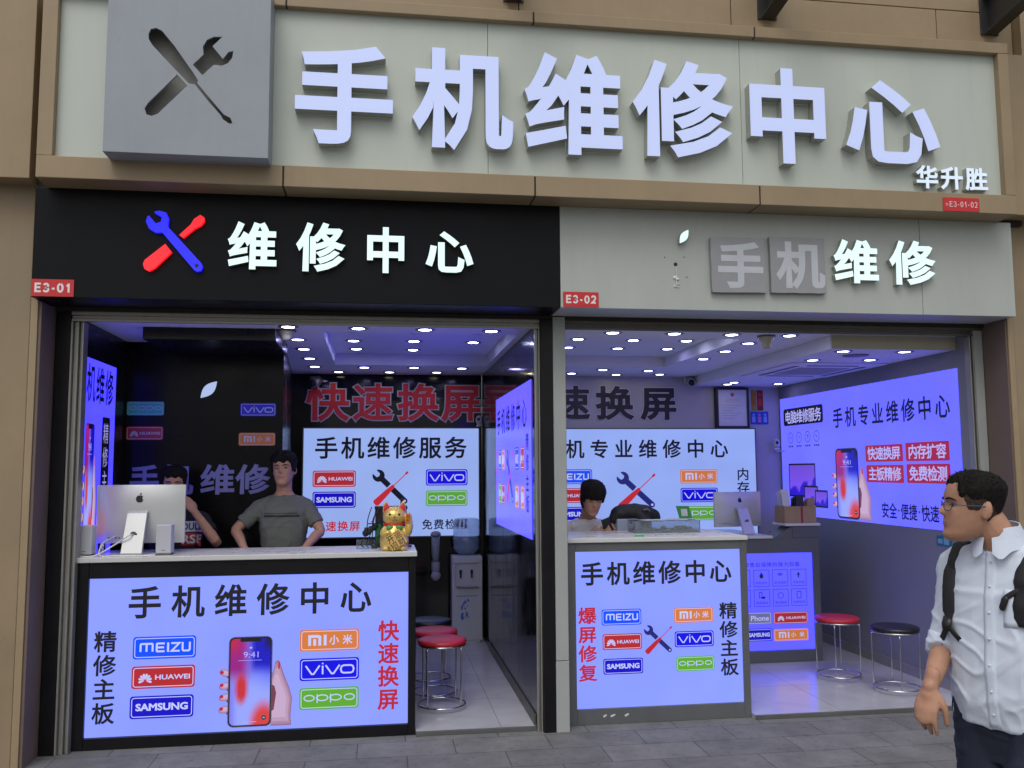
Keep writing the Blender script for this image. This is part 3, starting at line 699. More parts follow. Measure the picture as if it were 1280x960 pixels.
# ================================================================== BLACK SIGN BOX (left) and GREY SIGN BOX (right)
bs = thing('shop_sign', 'black fascia sign box with lit red and blue tool emblem and white characters', 'sign', (-.45, -.35, 2.77))
m = MB().box(-2.080, 1.148, -.35, -.021, 2.768, 3.442, 0, .003); m.build('sign_box', M['blackpanel'], bs)
PK = face_front(-.35)
for ch, a, b, c_, d_ in (('维', -.939, -.65, 2.963, 3.262), ('修', -.523, -.241, 2.959, 3.272), ('中', -.108, .152, 2.960, 3.257), ('心', .275, .573, 2.969, 3.250)):
    chan(face_front(-.385), ch, a, b, c_, d_, .034, bs, [M['letterlit'], mat('gold_return', (.35, .30, .12), .4, metal=.5)], .03)
def lk(pts): return [(-1.439+(x-638)/272*.353, 3.313-(y-168)/257*.378) for x, y in pts]
bl = MB(); bl.prism(PK, list(reversed(lk([(683, 172), (705, 168), (735, 175), (748, 200), (745, 235), (900, 385), (908, 400), (900, 418), (882, 422), (868, 415), (720, 260), (690, 262), (660, 245), (645, 215), (650, 195), (658, 190), (690, 222), (712, 215), (715, 195), (683, 178)]))), .001, .03, 0, 0)
hc = lk([(880, 397)])[0]; bl.poly(PK, [(hc[0]+.012*math.cos(k*.6283), hc[1]+.012*math.sin(k*.6283)) for k in range(10)], .0305, 1)
bl.build('spanner_emblem', [M['bluelit'], M['black']], bs)
rd = MB()
for q in ([(797, 268), (848, 222), (862, 198), (890, 180), (908, 190), (910, 205), (895, 225), (868, 238), (815, 280)], [(735, 308), (765, 342), (690, 412), (665, 425), (645, 415), (638, 395), (645, 378)]):
    rd.prism(PK, list(reversed(lk(q))), .001, .03, 0, 0)
rd.build('screwdriver_emblem', M['redlit'], bs)
plate(-2.077, -1.837, 2.772, 2.876, -.35, 'E3-01', 'red number plate reading E3-01 at the corner of the black sign')

gs = thing('shop_sign', 'pale grey fascia sign box with leaf emblem and two lit white characters', 'sign', (2.8, -.35, 2.77))
m = MB().box(1.152, 3.705, -.35, -.021, 2.768, 3.442, 0, .003); m.box(3.708, 4.412, -.351, -.021, 2.768, 3.442, 0, .003)
m.build('sign_box', M['greypanel'], gs)
PG = face_front(-.35)
for ch, a, b, c_, d_ in (('维', 3.041, 3.361, 2.970, 3.272), ('修', 3.453, 3.775, 2.968, 3.278)): chan(face_front(-.395), ch, a, b, c_, d_, .044, gs, [M['letterlit'], M['letterside']], .03)
q = leaf_poly(1.984, 3.255, .062, .094); m = MB(); m.prism(face_front(-.39), q, -.038, 0, 0, 1); m.build('leaf_emblem', [M['letterlit'], M['letterside']], gs)
m = MB()  # bolt hole, cable and old glue left by the missing emblem
m.poly(PG, [(1.934+.0135*math.cos(k*.5236), 3.074+.0135*math.sin(k*.5236)) for k in range(12)], .0012, 0)
m.tube([PG(1.934, 3.06, .006), PG(1.936, 2.99, .008), PG(1.934, 2.93, .005)], .0025, 6, 1, sub=3)
for (u, v_, r) in ((1.930, 2.985, .018), (1.945, 2.975, .012), (1.925, 2.925, .009), (1.945, 2.922, .007), (1.95, 2.94, .006)):
    m.ell(PG(u, v_, .004), (r, .006, r*.7), 1, n=8, k=5)
for (u, v_) in ((1.86, 3.12), (1.995, 3.125), (2.01, 2.99)): m.ell(PG(u, v_, .001), (.005, .003, .005), 2, n=8, k=4)
m.build('fixing_scar', [M['black'], M['white'], M['alu_dark']], gs)
for i, (a, b, c_, d_, ch, tl) in enumerate(((2.172, 2.552, 2.886, 3.262, '手', -.2), (2.588, 2.980, 2.892, 3.276, '机', .25))):
    t = thing('cover_board', 'grey taped board carrying the %s pale character right of the leaf emblem' % ('first' if i == 0 else 'second'), 'cover board', ((a+b)/2, -.36, c_), 'grey boards over old sign characters')
    mm = MB(); rr_ = random.Random(i); pts = []
    for (u0, v0), (u1, v1) in (((a, c_), (b, c_+.004)), ((b, c_+.004), (b-.006, d_)), ((b-.006, d_), (a-.004, d_-.004)), ((a-.004, d_-.004), (a, c_))):
        for k in range(7): s = k/7; pts.append((u0+(u1-u0)*s+rr_.uniform(-.002, .002), v0+(v1-v0)*s+rr_.uniform(-.002, .002)))
    mm.prism(PG, pts, .008, .034); bo_ = mm.build('board', M['coverboard'], t)
    mm = MB(); u0, u1, v0, v1 = ((2.223, 2.526, 2.927, 3.226), (2.642, 2.959, 2.937, 3.239))[i]
    cell(mm, PG, ch, u0, u1, v0, v1, .0355, .03); mm.build('lettering', M['coverletter'], bo_)
plate(1.168, 1.404, 2.774, 2.872, -.35, 'E3-02', 'red number plate reading E3-02 at the corner of the grey sign')

# steel canopy brackets
for i, (bx0, h) in enumerate(((.86, .22), (2.66, .24), (4.37, .26))):
    t = thing('canopy_bracket', ('dark steel bracket at the top edge above the middle of the big sign', 'dark steel bracket above the right half of the big sign', 'dark steel bracket above the right corner of the big sign')[i], 'bracket', (bx0, -.3, 4.9), 'steel brackets above the big sign')
    zb_ = 4.86; m = MB()
    prof = [(-.305, zb_), (-.305, zb_+h), (-1.9, zb_+h+.10), (-1.9, zb_+.20)]
    m.add([(bx0-.008, y, z) for y, z in prof]+[(bx0+.008, y, z) for y, z in prof], [(0, 1, 2, 3), (7, 6, 5, 4), (0, 4, 5, 1), (1, 5, 6, 2), (2, 6, 7, 3), (3, 7, 4, 0)]); m.build('web', M['steel'], t)
    m = MB()
    for (ya, za), (yb, zb2), o in (((-.305, zb_), (-1.9, zb_+.20), -1), ((-.305, zb_+h), (-1.9, zb_+h+.10), 1)):
        m.add([(bx0+sx, y, z+dz) for sx in (-.05, .05) for (y, z) in ((ya, za), (yb, zb2)) for dz in ((0, o*.012))], [(0, 1, 3, 2), (4, 6, 7, 5), (0, 4, 5, 1), (2, 3, 7, 6), (0, 2, 6, 4), (1, 5, 7, 3)])
    m.build('flange', M['steel'], t)
    MB().box(bx0-.07, bx0+.07, -.315, -.301, zb_-.01, zb_+h+.03, 0, .002).build('wall_plate', M['steel'], t)

# ================================================================== LIGHTBOXES AND COUNTERS
LBX = {}
def lbmat(key, c, g=1.0):
    LBX[key] = lit('lightbox_'+key, lin(c), g, base=0.10, rough=.22, var=.05); return LBX[key]
def lbm(key, c, blue):
    c = lin(c); LBX[key] = lit('lightbox_'+key, (c[0], c[1], c[2]*blue), 1.0, base=0.03, rough=.25, var=.05)
lbm('front', (140, 157, 255), 1.2); lbm('front_right', (139, 157, 253), 1.2); lbm('back', (148, 172, 234), 1.0); lbm('back_right', (144, 168, 238), 1.0)
lbm('violet', (109, 111, 254), 1.6); lbm('violet_left', (90, 82, 255), 2.4); lbm('violet_counter', (98, 98, 255), 2.4); lbm('violet_partition', (108, 102, 255), 2.4)
M['inkred'] = lit('red_backlit_print', lin((186, 34, 48)), 1.0)
M['inkred2'] = lit('red_backlit_box', lin((160, 24, 62)), .95)
M['bluetool'] = lit('navy_backlit_print', lin((28, 34, 112)), 1.0)
M['palelit'] = lit('pale_backlit_print', lin((176, 176, 250)), 1.0)
M['paper_lit'] = M['palelit']
M['handlit'] = lit('hand_backlit_print', lin((186, 140, 176)), .9)
M['handlit_dark'] = lit('hand_shade_backlit_print', lin((120, 66, 86)), .9)
def attr_mat(name, g=1.0):
    m = lit(name, (0.3, 0.3, 0.8), g); n = m.node_tree.nodes; l = m.node_tree.links
    a = n.new('ShaderNodeVertexColor'); a.layer_name = 'picture'
    l.new(a.outputs[0], n['Principled BSDF'].inputs['Emission Color']); return m
M['screenpic'] = attr_mat('phone_wallpaper')
def wallpaper(u, v):
    c = Vector(lin((150, 165, 252)))
    def mix(col, k):
        nonlocal c
        k = max(0, min(1, k)); c = c*(1-k)+Vector(lin(col))*k
    mix((30, 40, 246), sm_((.42-.12*u), .80, v)*(.35+.65*u)); mix((150, 20, 130), sm_(.40, .66, v)*sm_(.62, .25, u)); mix((190, 30, 60), sm_(.72, 1.0, v)*sm_(.42, .05, u))
    mix((10, 6, 190), sm_(.55, .72, v)*sm_(.45, .62, u)); mix((16, 10, 70), sm_(.80, .95, v)*sm_(.75, .95, u))
    mix((198, 44, 44), sm_(1.25, .55, math.hypot((u-.28)/.17, (v-.42)/.19))); mix((212, 62, 56), sm_(1.15, .5, math.hypot((u-.86)/.40, (v-.0)/.30)))
    mix((96, 60, 230), .55*sm_(.22, 0, u)*sm_(.6, .4, v)); return c
def sm_(a, b, x):
    t = max(0, min(1, (x-a)/(b-a))); return t*t*(3-2*t)
def picture_grid(P, x0, x1, z0, z1, d, fn, name, parent, m, nu=14, nv=28):
    vs = [P(x0+(x1-x0)*i/nu, z0+(z1-z0)*j/nv, d) for j in range(nv+1) for i in range(nu+1)]
    fs = [(j*(nu+1)+i, j*(nu+1)+i+1, (j+1)*(nu+1)+i+1, (j+1)*(nu+1)+i) for j in range(nv) for i in range(nu)]
    o = MB().add(vs, fs).build(name, m, parent)
    ca = o.data.color_attributes.new('picture', 'FLOAT_COLOR', 'POINT')
    k = 0
    for j in range(nv+1):
        for i in range(nu+1):
            c = fn(i/nu, j/nv); ca.data[k].color = (c[0], c[1], c[2], 1); k += 1
    return o
_hm = []
def phone_picture(P, x0, x1, z0, z1, parent, d=.002):
    W, H = x1-x0, z1-z0
    m = MB()
    # hand behind the handset: palm and thumb to the right, fingertips to the left
    hp_ = [(x1-.02*W, z0), (x1+.30*W, z0), (x1+.46*W, z0+.0*H), (x1+.44*W, z0+.10*H), (x1+.47*W, z0+.30*H), (x1+.40*W, z0+.42*H), (x1+.28*W, z0+.56*H), (x1+.18*W, z0+.70*H), (x1+.13*W, z0+.73*H), (x1+.07*W, z0+.71*H), (x1+.02*W, z0+.60*H), (x1-.02*W, z0+.55*H)]
    hm = [lit('hand_print_%d' % k, lin(c), .95) for k, c in enumerate(((150, 112, 150), (172, 134, 168), (190, 156, 188), (202, 172, 206)))] if not _hm else _hm
    if not _hm: _hm.extend(hm)
    cen = (x1+.20*W, z0+.27*H)
    for k, f_ in enumerate((1.0, .93, .82, .66)):
        m.poly(P, [(cen[0]-(1-f_)*W*.12+(u-cen[0])*f_, max(z0, cen[1]+(v-cen[1])*f_)) for u, v in hp_], d-.0009+k*.0001, k)
    m.poly(P, [(x1-.01*W, z0+.16*H), (x1+.05*W, z0+.18*H), (x1+.10*W, z0+.36*H), (x1+.06*W, z0+.44*H), (x1-.01*W, z0+.46*H)], d-.0003, 4)
    m.poly(P, [(x1+.135*W, z0+.63*H), (x1+.175*W, z0+.63*H), (x1+.18*W, z0+.69*H), (x1+.158*W, z0+.725*H), (x1+.137*W, z0+.69*H)], d-.0002, 5)
    mats_ = hm+[M['handlit_dark'], M['inkred']]
    m.build('thumb_picture', mats_, parent)
    for k, vz in enumerate((.60, .46, .335, .20)):
        m = MB(); cx, cz = x0-.06*W, z0+vz*H; a = R(-20 if k == 0 else 14)
        for q_, f_ in enumerate((1.0, .88, .72, .5)):
            m.poly(P, [(cx+f_*(.15*W*math.cos(t_)*math.cos(a)-.040*H*math.sin(t_)*math.sin(a)), cz+f_*(.15*W*math.cos(t_)*math.sin(a)+.040*H*math.sin(t_)*math.cos(a))+(1-f_)*.012*H) for t_ in [2*math.pi*q/18 for q in range(18)]], d-.0009+q_*.0001, q_)
        m.poly(P, [(cx-.085*W+.045*W*math.cos(t_), cz+.010*H+.020*H*math.sin(t_)) for t_ in [2*math.pi*q/12 for q in range(12)]], d-.0003, 5)
        m.poly(P, [(cx+.02*W, cz-.045*H), (x0+.02*W, cz-.065*H), (x0+.02*W, cz-.01*H), (cx+.06*W, cz-.025*H)], d-.00025, 4)
        m.build('finger_picture', mats_, parent)
    m = MB(); m.poly(P, rrect(x0, x1, z0, z1, W*.14, 6), d, 0); m.stroke(P, rrect(x0+W*.012, x1-W*.012, z0+W*.012, z1-W*.012, W*.13, 6), W*.012, d+.0003, 1, True)
    m.build('phone_outline', [M['ink'], mat('bezel_line', (.2, .2, .28), .3)], parent)
    b = W*.045
    picture_grid(P, x0+b, x1-b, z0+b, z1-b, d+.0006, wallpaper, 'phone_screen_picture', parent, M['screenpic'])
    m = MB(); m.poly(P, rrect(x0+W*.26, x1-W*.26, z1-b-H*.036, z1-b+.002, W*.03), d+.001, 0)
    for (cu, cv, sx, sz) in ((x0+b, z1-b, 1, -1), (x1-b, z1-b, -1, -1), (x0+b, z0+b, 1, 1), (x1-b, z0+b, -1, 1)):
        r = W*.10; pts = [(cu, cv)]+[(cu+sx*r*(1-math.sin(R(a))), cv+sz*r*(1-math.cos(R(a)))) for a in (0, 30, 60, 90)]
        if sx*sz < 0: pts = list(reversed(pts))
        m.poly(P, pts, d+.001, 0)
    m.poly(P, [(x1-b-W*.13+W*.05*math.cos(q*.524), z0+b+H*.075+W*.05*math.sin(q*.524)) for q in range(12)], d+.001, 0)
    latin(m, P, '9:41', x0+W*.34, x0+W*.68, z0+H*.765, z0+H*.83, d+.0012, .0, 1)
    m.stroke(P, [(x0+W*.22, z0+H*.735), (x0+W*.76, z0+H*.735)], H*.004, d+.0011, 1); m.stroke(P, [(x0+W*.34, z0+H*.055), (x0+W*.66, z0+H*.055)], H*.006, d+.0011, 1)
    m.poly(P, rrect(x0+W*.475, x0+W*.535, z0+H*.865, z0+H*.885, W*.006), d+.0011, 1); m.poly(P, rrect(x1-b-W*.155, x1-b-W*.105, z0+b+H*.068, z0+b+H*.083, W*.008), d+.0013, 1)
    m.build('phone_screen_marks', [M['ink'], M['palelit']], parent)
def title(P, txt, x0, x1, z0, z1, parent, m=None, e=.02, cw=None, name='printed_line', d=.0015):
    b = MB(); hline(b, P, txt, x0, x1, z0, z1, d, e, 0, cw); return b.build(name, m or M['ink'], parent)
def column(P, txt, x0, x1, zt, zb, parent, m=None, e=.02, h=None):
    b = MB(); vline(b, P, txt, x0, x1, zt, zb, .0015, e, 0, h); return b.build('printed_column', m or M['ink'], parent)
def tools(P, x0, x1, z0, z1, parent, dark=False):
    a, b = MB(), MB(); spanner_screwdriver(P, x0, x1, z0, z1, parent, a, b, .0018)
    a.build('spanner_picture', [M['ink'] if dark else M['bluetool'], M['palelit']], parent); b.build('screwdriver_picture', M['inkred'], parent)

# --- left counter
lc = thing('service_counter', 'black framed counter with white top and wide lightbox showing a hand holding a phone', 'counter', (-.85, .3, 0))
X0, X1, Y0, Y1, ZT = -1.936, .236, .07, .60, 1.150
b = MB(); b.box(X0, X0+.12, Y0, Y1, 0.0, ZT, 0, .003); b.box(.188, X1, Y0, Y1, 0, ZT, 0, .003)
b.box(X0+.121, .187, Y0, Y1, 0, .072, 0, .003); b.box(X0+.121, .187, Y0, Y0+.08, 1.05, ZT, 0, .003); b.box(X0+.121, .187, Y0+.09, Y0+.12, .07, ZT-.001)
b.build('frame', M['blackframe'], lc)
# the frame opening is 2 cm larger than the film on the top and bottom
MB().box(X0+.121, .187, Y0+.022, Y0+.088, .073, 1.049).build('lightbox_panel', LBX['front'], lc)
MB().box(X0-.006, X1+.008, Y0-.018, Y1, ZT+.001, 1.184, 0, .004).build('countertop', M['countertop'], lc)
P = face_front(Y0+.022)
title(P, '手机维修中心', -1.574, -.06, .798, .992, lc, e=.022, cw=.19)
column(P, '精修主板', -1.772, -1.645, .72, .155, lc, e=.022, h=.125)
column(P, '快速换屏', -.004, .124, .734, .168, lc, M['inkred'], .024, .128)
for k_, a, b_, c_, d_ in (('meizu', -1.542, -1.158, .540, .679), ('huawei', -1.545, -1.160, .358, .497), ('samsung', -1.550, -1.164, .174, .313), ('mi', -.511, -.131, .552, .691), ('vivo', -.509, -.130, .366, .507), ('oppo', -.509, -.130, .184, .322)):
    badge(P, a, b_, c_, d_, k_, lc)
phone_picture(P, -.955, -.682, .095, .66, lc)

# --- right counter
rc = thing('service_counter', 'grey framed counter with square lightbox and crossed tools in the right shop', 'counter', (1.92, .4, 0))
X0, X1, Y0, Y1, ZT = 1.270, 2.560, .10, .72, 1.215
b = MB(); b.box(X0, 1.325, Y0, Y1, 0, ZT, 0, .003); b.box(2.512, X1, Y0, Y1, 0, ZT, 0, .003); b.box(1.3255, 2.5115, Y0, Y0+.07, 0, .104, 0, .003); b.box(1.3255, 2.5115, Y0, Y0+.07, 1.155, ZT, 0, .003)
b.box(1.326, 2.511, Y0+.071, Y0+.10, .0, ZT-.001); b.build('frame', M['counter_grey'], rc)
MB().box(1.326, 2.511, Y0+.014, Y0+.069, .105, 1.154).build('lightbox_panel', LBX['front_right'], rc)
MB().box(X0-.012, X1+.004, Y0-.015, Y1+.10, ZT+.001, 1.246, 0, .004).build('countertop', M['countertop'], rc)
P = face_front(Y0+.014)
title(P, '手机维修中心', 1.368, 2.441, .928, 1.080, rc, e=.024, cw=.15)
column(P, '爆屏修复', 1.346, 1.465, .778, .288, rc, M['inkred'], .024, .108)
column(P, '精修主板', 2.353, 2.476, .785, .290, rc, e=.022, h=.11)
for k_, a, b_, c_, d_ in (('meizu', 1.506, 1.786, .653, .760), ('huawei', 1.510, 1.788, .488, .595), ('samsung', 1.513, 1.792, .325, .430), ('mi', 2.021, 2.303, .655, .759), ('vivo', 2.022, 2.303, .490, .597), ('oppo', 2.029, 2.304, .327, .427)):
    badge(P, a, b_, c_, d_, k_, rc)
tools(P, 1.814, 2.003, .457, .633, rc)
m = MB(); PW = face_front(Y0)
for (u, wd) in ((1.50, .03), (1.55, .04), (1.65, .035)): m.poly(PW, [(u, .055), (u+wd*.3, .045), (u+wd, .06), (u+wd*.8, .068), (u+wd*.3, .062)], .001)
m.build('torn_sticker_remains', M['paper'], rc)

# --- back lightbox, left shop
def lightbox(label, P, x0, x1, z0, z1, key, th=.05, frame=True):
    c = P((x0+x1)/2, z0, 0)
    t = thing('lightbox_sign', label, 'lightbox', tuple(c))
    b = MB(); b.prism(P, [(x0, z0), (x1, z0), (x1, z1), (x0, z1)], -th+.001, 0); b.build('lit_panel', LBX[key], t)
    if frame:
        f_ = MB()
        for a, b2, c_, d_ in ((x0-.012, x1+.012, z1+.0005, z1+.012), (x0-.012, x1+.012, z0-.012, z0-.0005), (x0-.012, x0-.0005, z0, z1), (x1+.0005, x1+.012, z0, z1)):
            f_.prism(P, [(a, c_), (b2, c_), (b2, d_), (a, d_)], -th+.002, .004)
        f_.build('edge_frame', M['alu_dark'], t)
    return t
P = face_front(3.20)
t = lightbox('pale blue back wall lightbox with black spanner behind the golden cat', P, -.765, .996, 1.059, 2.144, 'back')
title(P, '手机维修服务', -.649, .867, 1.845, 2.058, t, e=.02, cw=.215)
for k_, a, b_, c_, d_ in (('huawei', -.672, -.246, 1.559, 1.722), ('samsung', -.670, -.245, 1.350, 1.512), ('vivo', .456, .881, 1.564, 1.728), ('oppo', .457, .880, 1.356, 1.514)):
    badge(P, a, b_, c_, d_, k_, t, 'lo')
tools(P, -.06, .277, 1.379, 1.707, t, dark=True)
title(P, '快速换屏', -.654, -.202, 1.122, 1.218, t, M['inkred'], .02, .10)
title(P, '主板精修', -.125, .330, 1.118, 1.215, t, M['ink'], .016, .10); title(P, '免费检测', .421, .872, 1.124, 1.224, t, M['ink'], .016, .10)
# --- big red wall characters above it
t = thing('wall_lettering', 'large red characters with pale outlines on the black back wall', 'lettering', (.1, 3.24, 2.2))
P = face_front(3.249)
M['redletter'] = mat('red_raised_letter', lin((235, 46, 46)), .4); M['paleoutline'] = mat('pale_letter_outline', (.68, .67, .70), .5)
for ch, a, b_ in (('快', -.735, -.335), ('速', -.275, .108), ('换', .180, .575), ('屏', .630, 1.018)):
    m = MB(); cell(m, P, ch, a, b_, 2.235, 2.602, .006, .050, 0, .005); cell(m, P, ch, a, b_, 2.235, 2.602, .012, .022, 1, .004); m.build('letter', [M['paleoutline'], M['redletter']], t)
# --- lightboxes facing sideways
P = face_left(1.031)
t = lightbox('violet lightbox on the glossy black partition beside the red stools', P, -2.05, -.14, 1.24, 2.347, 'violet_partition', .004, False)
title(P, '手机维修中心', -1.95, -.33, 2.03, 2.24, t, e=.02, cw=.21)
column(P, '爆屏修复', -2.02, -1.92, 1.90, 1.40, t, M['inkred'], .02, .10); column(P, '精修主板', -.37, -.25, 1.98, 1.42, t, M['ink'], .02, .12)
for k_, a, b_, c_, d_ in (('meizu', -1.87, -1.69, 1.72, 1.89), ('mi', -1.66, -1.48, 1.72, 1.89), ('oppo', -1.87, -1.69, 1.43, 1.60), ('huawei', -1.66, -1.48, 1.43, 1.60), ('vivo', -.89, -.71, 1.72, 1.89), ('huawei', -.61, -.44, 1.72, 1.89), ('mi', -.89, -.71, 1.43, 1.60), ('mi', -.61, -.44, 1.43, 1.60)):
    badge(P, a, b_, c_, d_, k_, t, 'lo')
tools(P, -1.36, -1.0, 1.45, 1.86, t)
P = face_right(-1.896)
t = lightbox('narrow violet lightbox on the left side wall behind the pale computer', P, .14, .79, 1.0, 2.47, 'violet_left', .004, False)
title(P, '机维修', .14, .71, 2.19, 2.43, t, e=.02, cw=.17)
m = MB(); m.poly(P, rrect(.50, .675, 1.05, 2.10, .02), .0015); m.build('black_band', M['ink'], t)
column(P, '精修主板快修', .535, .645, 2.06, 1.10, t, M['palelit'], .02, .14); t.children[-1].data.transform(Matrix.Translation((.002, 0, 0)))
phone_picture(P, .16, .335, 1.28, 2.04, t)
# --- back lightbox, right shop
P = face_front(3.20)
t = lightbox('pale blue back wall lightbox above the young man in the right shop', P, 1.30, 3.99, 1.023, 2.138, 'back_right')
title(P, '手机专业维修中心', 1.65, 3.679, 1.838, 2.026, t, e=.02, cw=.188)
for k_, a, b_, c_, d_ in (('meizu', 1.77, 2.188, 1.565, 1.719), ('huawei', 1.77, 2.185, 1.373, 1.523), ('samsung', 1.77, 2.185, 1.18, 1.33), ('mi', 3.143, 3.556, 1.562, 1.711), ('vivo', 3.144, 3.556, 1.364, 1.515), ('oppo', 3.144, 3.555, 1.173, 1.322)):
    badge(P, a, b_, c_, d_, k_, t, 'lo')
tools(P, 2.472, 2.869, 1.309, 1.665, t)
column(P, '内存扩容', 3.778, 3.910, 1.722, 1.165, t, M['ink'], .016, .128); column(P, '快速换屏', 1.45, 1.58, 1.722, 1.165, t, M['inkred'], .016, .128)
t = thing('wall_lettering', 'large dark characters on the grey back wall of the right shop', 'lettering', (2.5, 3.24, 2.2))
P = face_front(3.249)
for ch, a, b_ in (('快', 1.36, 1.73), ('速', 1.795, 2.172), ('换', 2.264, 2.646), ('屏', 2.754, 3.128)):
    m = MB(); cell(m, P, ch, a, b_, 2.252, 2.592, .004, .046, 0, .003); cell(m, P, ch, a, b_, 2.252, 2.592, .008, .030, 1, .003); m.build('letter', [mat('pale_edge', (.72, .70, .70), .5), mat('dark_letter', (.028, .022, .026), .4)], t)
# --- right wall lightbox
P = face_left(4.296)
t = lightbox('long violet lightbox along the right side wall of the right shop', P, -3.21, -.165, 1.231, 2.462, 'violet', .004, False)
title(P, '手机专业维修中心', -2.066, -.277, 2.100, 2.282, t, e=.02, cw=.178)
m = MB(); m.poly(P, rrect(-3.13, -2.262, 2.165, 2.345, .03), .0015, 0); m.build('black_banner', M['ink'], t)
title(P, '电脑维修服务', -3.09, -2.30, 2.188, 2.322, t, M['palelit'], .016, .128, d=.003)
m = MB()
for i in range(4):
    cu = -2.98+i*.19; m.stroke(P, [(cu+.055*math.cos(q*.393), 2.035+.055*math.sin(q*.393)) for q in range(16)], .006, .0015, 0, True)
    for q in ([(cu-.02, 2.03), (cu+.02, 2.04)], [(cu, 2.015), (cu+.005, 2.055)], [(cu-.015, 2.05), (cu+.015, 2.05), (cu, 2.015)], [(cu-.02, 2.05), (cu+.02, 2.02)])[i:i+1]: m.stroke(P, q, .008, .0015, 0)
    for q in range(3): m.stroke(P, [(cu-.055+q*.04, 1.945), (cu-.03+q*.04, 1.945)], .018, .0015, 0)
m.build('small_icons', M['ink'], t)
for txt, a, b_, c_, d_ in (('快速换屏', -1.509, -.925, 1.768, 1.914), ('内存扩容', -.885, -.305, 1.768, 1.920), ('主板精修', -1.505, -.925, 1.588, 1.740), ('免费检测', -.883, -.305, 1.590, 1.745)):
    m = MB(); m.poly(P, rrect(a, b_, c_, d_, .015), .0015, 0); H_ = d_-c_; hline(m, P, txt, a+.04, b_-.04, c_+H_*.14, d_-H_*.12, .003, .02, 1, (b_-a-.09)/4); m.build('red_text_box', [M['inkred2'], M['palelit']], t)
m = MB()
for i, pr in enumerate(('安全', '便捷', '快速')): hline(m, P, pr, -1.282+i*.290, -1.282+i*.290+.225, 1.290, 1.418, .0015, .02, 0, .108)
for i in (1, 2): m.poly(P, [(-1.282+i*.290-.033+.01*math.cos(q*.785), 1.358+.01*math.sin(q*.785)) for q in range(8)], .0015, 0)
m.build('printed_line', M['ink'], t)
phone_picture(P, -2.05, -1.64, 1.245, 1.90, t)
def skyline(u, v):
    c = Vector(lin((118, 78, 226)))*(1-v*.2)+Vector(lin((70, 40, 235)))*.2*(1-v)
    if v < .62*(.35+.65*abs(math.sin(u*7+.6)))*(.4+u*.6): c = Vector(lin((38, 12, 205)))
    return c
for a, b_, c_, d_ in ((-3.05, -2.46, 1.42, 1.765), (-2.715, -2.42, 1.345, 1.54), (-2.483, -2.224, 1.328, 1.50)):
    m = MB(); m.poly(P, rrect(a, b_, c_, d_, .01), .0015+(.0006 if a > -2.9 else 0)+(.0008 if a > -2.6 else 0)); m.build('screen_bezel_picture', M['ink'], t)
    picture_grid(P, a+.018, b_-.018, c_+.018, d_-.018, .0019+(.0006 if a > -2.9 else 0)+(.0008 if a > -2.6 else 0), skyline, 'screen_picture', t, M['screenpic'], 16, 12)

# --- rear counter in the right shop
c3 = thing('service_counter', 'grey rear counter with violet lightbox of small service icons beside the stools', 'counter', (3.4, 1.8, 0))
b = MB(); b.box(2.62, 3.15, 1.601, 2.5, .03, 1.06, 0, .003); b.box(2.62, 3.805, 1.60, 2.50, .0301, .130, 0, .003)
b.box(3.10, 3.81, 1.60, 1.68, .972, 1.10, 0, .003); b.box(3.805, 3.865, 1.60, 2.5, .03, 1.10, 0, .003); b.box(3.62, 3.865, 1.60, 1.80, 1.101, 1.205, 0, .003); b.box(3.16, 3.80, 1.66, 1.70, .13, .972)
b.add([(3.44, 1.604, 1.101), (3.619, 1.604, 1.101), (3.619, 1.604, 1.204), (3.44, 1.80, 1.101), (3.619, 1.80, 1.101), (3.619, 1.80, 1.204)], [(0, 1, 2), (3, 5, 4), (0, 2, 5, 3), (0, 3, 4, 1), (1, 4, 5, 2)])
b.build('body', M['counter_grey'], c3)
MB().box(3.155, 3.80, 1.612, 1.655, .134, .968).build('lightbox_panel', LBX['violet_counter'], c3)
b = MB().box(2.60, 3.43, 1.585, 2.5, 1.101, 1.125, 0, .004); b.box(3.55, 3.88, 1.585, 1.86, 1.206, 1.228, 0, .004); b.build('countertop', M['countertop'], c3)
P = face_front(1.612)
title(P, '修售后保障的强力后盾', 3.165, 3.68, .853, .892, c3, e=.006, cw=.044)
m = MB()
for i in range(2):
    for r_ in range(2):
        pass
